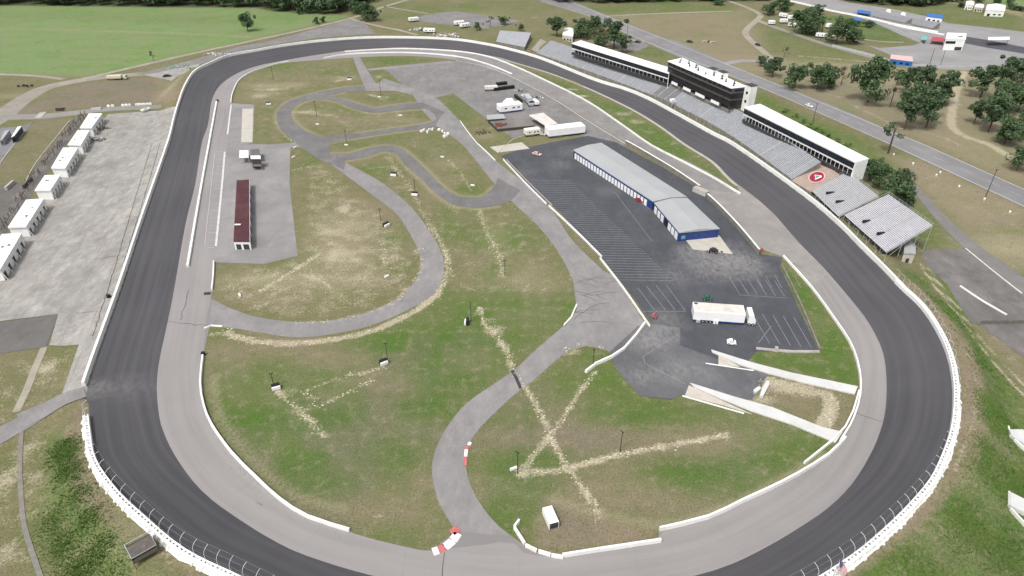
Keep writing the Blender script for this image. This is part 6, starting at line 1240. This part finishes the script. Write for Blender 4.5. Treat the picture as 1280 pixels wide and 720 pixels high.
TL = [('broad',(310,39),20,'lone dark tree standing in the bright green field',None,.9),('dry',(192,76),11,'small leaning tree on the edge of the bright green field',None,.9),('broad',(396,30),8,'small bush-like tree beside the dirt road, left of a pair',None,1.1),('broad',(404,28),7,'small bush-like tree beside the dirt road, right of a pair',None,1.1),
 ('broad',(446,18),15,'dark tree at the bend of the dirt road, back one of three',None,1.1),('broad',(457,26),20,'dark tree at the bend of the dirt road, tallest of three',None,1.1),('broad',(467,26),13,'dark tree at the bend of the dirt road, front right of three',None,1.2),('broad',(374,18),8,'round dark bush at the edge of the far wood',None,1.1),
 ('dry',(613,34),12,'thin grey tree beside the far paddock',None,1.2),('broad',(597,38),9,'small dark tree below the thin grey one by the far paddock',None,1.),('broad',(629,31),9,'spreading tree above the isolated bleacher',None,1.5),('broad',(651,39),8,'small tree behind the isolated bleacher',None,1.),
 ('pine',(696,46),21,'dark pine left of the small pale house',None,1.3),('broad',(726,48),21,'broad dark tree right of the small pale house',None,1.25),('broad',(744,43),20,'dark tree nearest the highway in the far clump',None,1.1),('pine',(767,61),33,'tall dark pine behind the far suite roof',None,1.15),('pine',(778,66),18,'dark pine just left of the yard beside the highway',None,1.2),('broad',(748,58),12,'low dark tree behind the far suite roof, left one',None,1.4),('dry',(753,52),14,'brownish tree between the dark trees by the suites',None,1.2),
 ('pine',(965,97),23,'pine at the left end of the line beyond the highway',None,1.15),('broad',(992,111),27,'second tree of the line beyond the highway, beside the left end pine',None,1.15),('broad',(1021,112),28,'wide tree left of the biggest tree beyond the highway',None,1.25),('broad',(1035,110),26,'tree between the wide tree and the dry one beyond the highway',None,1.),('dry',(1051,107),21,'thin dry tree left of the biggest tree beyond the highway',None,1.1),('broad',(1084,128),50,'biggest round tree beyond the highway',None,1.05),('dry',(1112,134),36,'dry brownish tree right of the biggest tree',None,.8),
 ('pine',(1130,162),38,'front left pine of the clump beside the sandy track',None,1.05),('pine',(1157,160),44,'front right pine of the clump beside the sandy track',None,1.1),('pine',(1131,116),28,'back left pine of the clump beside the sandy track',None,1.),('pine',(1151,121),34,'back pine of the clump beside the sandy track',None,1.2),('pine',(1176,132),36,'rightmost pine of the clump, nearest the sandy track',None,1.),('broad',(1142,140),32,'broad tree in the middle of the clump beside the sandy track',None,1.3),
 ('pine',(1225,122),36,'left pine of the right hand grove',None,1.2),('pine',(1254,108),34,'tall back pine of the right hand grove',None,1.15),('broad',(1272,140),34,'broad tree at the right edge of the grove',None,1.3),('pine',(1235,165),40,'front left pine of the right hand grove',None,1.15),('broad',(1255,180),36,'front tree of the right hand grove',None,1.2),('broad',(1276,104),22,'back right tree at the picture edge',None,1.4),('pine',(1217,155),26,'small pine at the left of the right hand grove',None,1.1),('broad',(1244,140),34,'middle tree of the right hand grove',None,1.3),('broad',(1281,172),34,'tree cut by the right edge, middle of the grove',None,1.2),
 ('broad',(1271,213),27,'lone broad tree at the right edge above the highway',None,1.15),('thin',(1110,192),36,'lone thin pine in front of the highway',None,1.2),
 ('broad',(1087,224),24,'dark tree beside the white end wall of the suites, upper one',None,1.2),('broad',(1097,233),26,'dark tree beside the suites, middle one',None,1.2),('broad',(1120,253),40,'tallest dark tree behind the larger bleacher',None,1.1),('broad',(1130,256),24,'lower dark tree right of the tallest one behind the bleacher',None,1.2),
 ('broad',(980,14),15,'dark tree at the left end above the campers',None,1.4),('broad',(962,19),16,'dark tree at the far left of the camper row',None,1.2),('broad',(1002,42),26,'big dark tree over the campers, left one',None,1.3),('broad',(1011,43),22,'big dark tree over the campers, right half of the pair',None,1.2),('thin',(1027,41),17,'loose pine with gaps between the campers',None,1.6),('broad',(1045,55),28,'tall dark tree beside the white camper pair',None,1.05),('broad',(1063,55),22,'rightmost tree of the camper row',None,1.05),('dry',(980,72),12,'small sparse tree on the open field',None,1.),('broad',(1020,18),11,'wide dark bush above the green bank',None,2.),('broad',(1065,32),8,'dark bush on the green bank, left one',None,2.),('broad',(1085,34),7,'dark bush on the green bank, right one',None,2.),
 ('broad',(951,83),12,'small round tree at the field edge beside the highway, left one',None,1.),('broad',(959,91),12,'small round tree at the field edge beside the highway, right one',None,1.1),('broad',(897,6),8,'bushy tree beside the winding track at the top',None,2.)]
for kd, px, hp_, lab, g, wx in TL: tree(kd, px, hp_, lab, g, wx)
for i, (x, y) in enumerate([(982,141),(994,147),(1003,154),(1012,159),(1019,163),(1026,167),(1035,172),(1047,178),(1057,183)]):
    tree('shrub', (x, y), 5, 'dark shrub in the hedge line behind the white suite roof', 'shrubs behind the suite roof', 1.5, hm=2.6)
for i in range(10):
    x, y = [(1190,2),(1201,9),(1239,15),(1262,11),(1269,13),(1276,14),(1261,4),(1247,4),(1222,3),(1200,3)][i]
    tree('broad', (x, y), 6, 'small dark tree in the scattered line round the farm sheds', 'trees round the farm sheds', 1.8)
# far woods: one mass each
def wood(poly, n, hgt, label_kind, name='far_wood', ext=0):
    w = W2(poly); lo = w[:, :2].min(0); hi = w[:, :2].max(0); V = []; Fc = []; r = np.random.default_rng(len(poly)+n); cnt = 0
    while cnt < n:
        p = r.uniform(lo, hi, (64, 2)); p = p[inside(w, p)]
        for q_ in p:
            if cnt >= n: break
            cnt += 1; Hh = hgt*r.uniform(.7, 1.25); R = Hh*r.uniform(.3, .45)
            for _ in range(85):
                d = r.normal(size=3); d /= np.linalg.norm(d); pt = np.array([q_[0], q_[1], Hh*.6])+d*np.array([R, R, Hh*.38])*r.uniform(.6, 1.1)
                s = r.uniform(.9, 2.1); a = r.normal(size=3); a /= np.linalg.norm(a); b = np.cross(d+a*.4, a); b /= np.linalg.norm(b)+1e-9; i = len(V)
                V += [pt-a*s, pt-b*s*.6, pt+a*s, pt+b*s*.6]; Fc.append((i, i+1, i+2, i+3))
    me = bpy.data.meshes.new(name); me.from_pydata([tuple(x) for x in V], [], Fc); me.materials.append(BROAD if hgt < 13 else PINE); o = bpy.data.objects.new(name, me); COL.objects.link(o); props(o, label_kind, 'wood', kind='stuff')
wood([(-140,8),(0,7),(90,7.5),(200,9),(320,9.5),(340,14),(380,17),(420,18),(440,12),(455,8),(470,0),(485,-14),(-140,-14)], 1100, 14, 'dense dark wood along the top left edge behind the green field')
wood([(690,3),(760,4.5),(830,3),(900,2),(960,1),(960,-12),(680,-12)], 380, 11, 'dark wood along the top edge behind the highway field')
wood([(1062,3),(1110,7),(1150,9),(1175,6),(1190,-2),(1190,-12),(1040,-12)], 260, 11, 'dark wood behind the drag strip at the top right')
# rough grass and weeds on the outside slopes of the near turn
def tufts(polys, n, label, smin, smax, name='tall_grass', mat=TUFT):
    V = []; Fc = []; r = np.random.default_rng(n)
    P_ = []
    for poly, frac in polys:
        w = W2(poly); lo = w[:, :2].min(0); hi = w[:, :2].max(0); got = []
        while len(got) < n*frac:
            p = r.uniform(lo, hi, (4000, 2)); p = p[inside(w, p)]; cl = np.sin(p[:, 0]*.55)*np.cos(p[:, 1]*.47)+np.sin(p[:, 0]*.19+p[:, 1]*.23); p = p[cl+r.normal(0, .5, len(p)) > .1]; got += list(p)
        got = np.array(got[:int(n*frac)]); P_ += list(got+r.normal(0, 1.6, got.shape))
    P_ = np.array(P_); Z = Gz(P_)
    for (x, y), z in zip(P_, Z):
        s = r.uniform(smin, smax)
        for _ in range(6):
            a = r.uniform(0, 6.28); dx, dy = math.cos(a)*s*.5, math.sin(a)*s*.5; lean = r.uniform(.2, .9); wv = s*.13; i = len(V); z0 = z-.05
            V += [(x-dy*.25+dx*.1, y+dx*.25+dy*.1, z0), (x+dy*.25+dx*.1, y-dx*.25+dy*.1, z0), (x+dx*lean*1.3, y+dy*lean*1.3, z0+s*r.uniform(.5, .9))]; Fc.append((i, i+1, i+2))
    me = bpy.data.meshes.new(name); me.from_pydata(V, [], Fc); me.materials.append(mat); o = bpy.data.objects.new(name, me); COL.objects.link(o); props(o, label, 'grass', kind='stuff')
tufts([([(62,560),(90,560),(110,620),(150,670),(170,730),(90,730),(60,660)], .35), ([(1215,480),(1290,560),(1290,730),(1100,730),(1180,660),(1215,590)], .65)], 26000, 'rough tall grass on the slopes outside the near turn', .25, .55)
tufts([([(60,560),(85,560),(105,620),(140,690),(150,730),(100,730),(70,660)], .4), ([(1130,352),(1150,352),(1200,400),(1260,480),(1290,560),(1290,730),(1230,730),(1225,500),(1180,420)], .6)], 1600, 'leafy green weeds on the slopes outside the near turn', .45, .95, 'weeds', SHRUBM)
tufts([([(255,470),(300,585),(430,665),(440,655),(310,570),(262,470)], .3), ([(640,500),(740,440),(1000,520),(1040,560),(825,658),(640,670)], .35), ([(580,510),(640,465),(560,420),(430,430),(300,430),(300,560),(540,680),(541,590)], .35)], 9000, 'scattered grass tufts across the infield', .15, .32, 'grass_tufts', TUFT)

HAZE = False
if HAZE:
    hz = MB(); hz.box((0, 2900, 92), (11000, 9400, 190)); o = hz.build('haze', bpy.data.materials.new('haze_air')); props(o, kind='stuff')
    m = o.data.materials[0]; m.use_nodes = True; nt = m.node_tree; nt.nodes.clear(); vo = nt.nodes.new('ShaderNodeVolumePrincipled'); vo.inputs['Density'].default_value = .0001; vo.inputs['Color'].default_value = (.95, .97, 1, 1); oo = nt.nodes.new('ShaderNodeOutputMaterial'); nt.links.new(vo.outputs[0], oo.inputs['Volume'])
V = []; Fc = []; Mi = []; r_ = np.random.default_rng(5)
for pts, wd, amt in SPOIL:
    w = dens(W2(pts), 1.); ok_ = inside(innw, w)
    for p, k_ in zip(w, ok_):
        if p[1] > 330 or not k_: continue
        for _ in range(r_.poisson(3.*amt*min(1.3, max(.6, wd)))):
            x, y = p[:2]+r_.normal(0, .28*wd+.25, 2); a0 = r_.uniform(0, 6.28); sz = r_.uniform(.08, .34); k = 5; i = len(V); z = float(0)
            V += [(x+sz*r_.uniform(.6, 1.3)*math.cos(a0+j*1.2566), y+sz*r_.uniform(.4, 1.)*math.sin(a0+j*1.2566), z+.04) for j in range(k)]; V.append((x, y, z+.04+sz*.45)); Fc += [(i+j, i+(j+1) % k, i+k) for j in range(k)]
zz = Gz(np.array(V)); V = [(a[0], a[1], a[2]+h) for a, h in zip(V, zz)]
me = bpy.data.meshes.new('soil_clods'); me.from_pydata(V, [], Fc); me.materials.append(M('pale_clods', (.56, .52, .37), .25, 2., .9)); o = bpy.data.objects.new('soil_clods', me); COL.objects.link(o); props(o, 'pale soil clods strewn along the trench lines and worn road shoulders', 'soil', kind='stuff')
# long cracks and seams
CRK = M('crack_sealant', (.10, .095, .088), .3, 1.)
def crack(pts, w=.18, z=.1, j=.5, drape=False):
    c = dens(W2(pts), 1.6); c[:, :2] += r_.normal(0, j, (len(c), 2))*.5; ribbon('pavement_crack', None, w, CRK, z, world=c, drape=drape, jit=w*.3)
for pts in [[(1062,508),(1076,520),(1088,522),(1104,527)],[(556,690),(553,705),(552,722)],[(320,626),(330,632)],[(226,400),(236,362)],[(205,402),(262,407)],[(1015,345),(992,330),(968,328)]]: crack(pts, .14, .09, .35)
for pts in [[(190,182),(176,230),(160,285),(146,335),(132,380),(118,425)],[(201,182),(189,225),(173,278),(157,330)]]: crack(pts, .17, .24, .18, True)
for pts in [[(120,324),(140,323),(158,325)],[(152,275),(165,274),(176,276)],[(95,392),(125,393)]]: crack(pts, .12, .24, .15, True)
# ------------------------------------------------------------ light, sky, camera
world = bpy.data.worlds.new('World'); S.world = world; world.use_nodes = True; nt = world.node_tree; nt.nodes.clear()
out = nt.nodes.new('ShaderNodeOutputWorld'); bg = nt.nodes.new('ShaderNodeBackground'); sky = nt.nodes.new('ShaderNodeTexSky'); sky.sky_type = 'NISHITA'; sky.sun_disc = False
EL, AZ = math.radians(58), math.radians(215)
sky.sun_elevation = EL; sky.sun_rotation = AZ; sky.dust_density = 4.; sky.air_density = 1.2; sky.ozone_density = 1.
hs = nt.nodes.new('ShaderNodeHueSaturation'); hs.inputs['Saturation'].default_value = .22
nt.links.new(sky.outputs[0], hs.inputs['Color']); nt.links.new(hs.outputs[0], bg.inputs['Color']); bg.inputs['Strength'].default_value = .105; nt.links.new(bg.outputs[0], out.inputs['Surface'])
sd = bpy.data.lights.new('sun', 'SUN'); sd.energy = 1.5; sd.angle = math.radians(10); sd.color = (1, .965, .92); so_ = bpy.data.objects.new('sun', sd); COL.objects.link(so_)
dirv = Vector((math.sin(AZ)*math.cos(EL), math.cos(AZ)*math.cos(EL), math.sin(EL))); so_.rotation_euler = dirv.to_track_quat('Z', 'Y').to_euler(); so_.location = (0, 0, 200)
cd = bpy.data.cameras.new('camera'); cam = bpy.data.objects.new('camera', cd); COL.objects.link(cam); cam.location = (0, 0, H); cam.rotation_euler = (math.pi/2-PITCH, 0, 0)
cd.sensor_width = 36.; cd.lens = 36*F/1280; cd.clip_start = 1.; cd.clip_end = 12000; S.camera = cam
S.view_settings.view_transform = 'Standard'; S.view_settings.look = 'None'; S.view_settings.gamma = 1; S.view_settings.use_curve_mapping = False; S.view_settings.exposure = .76
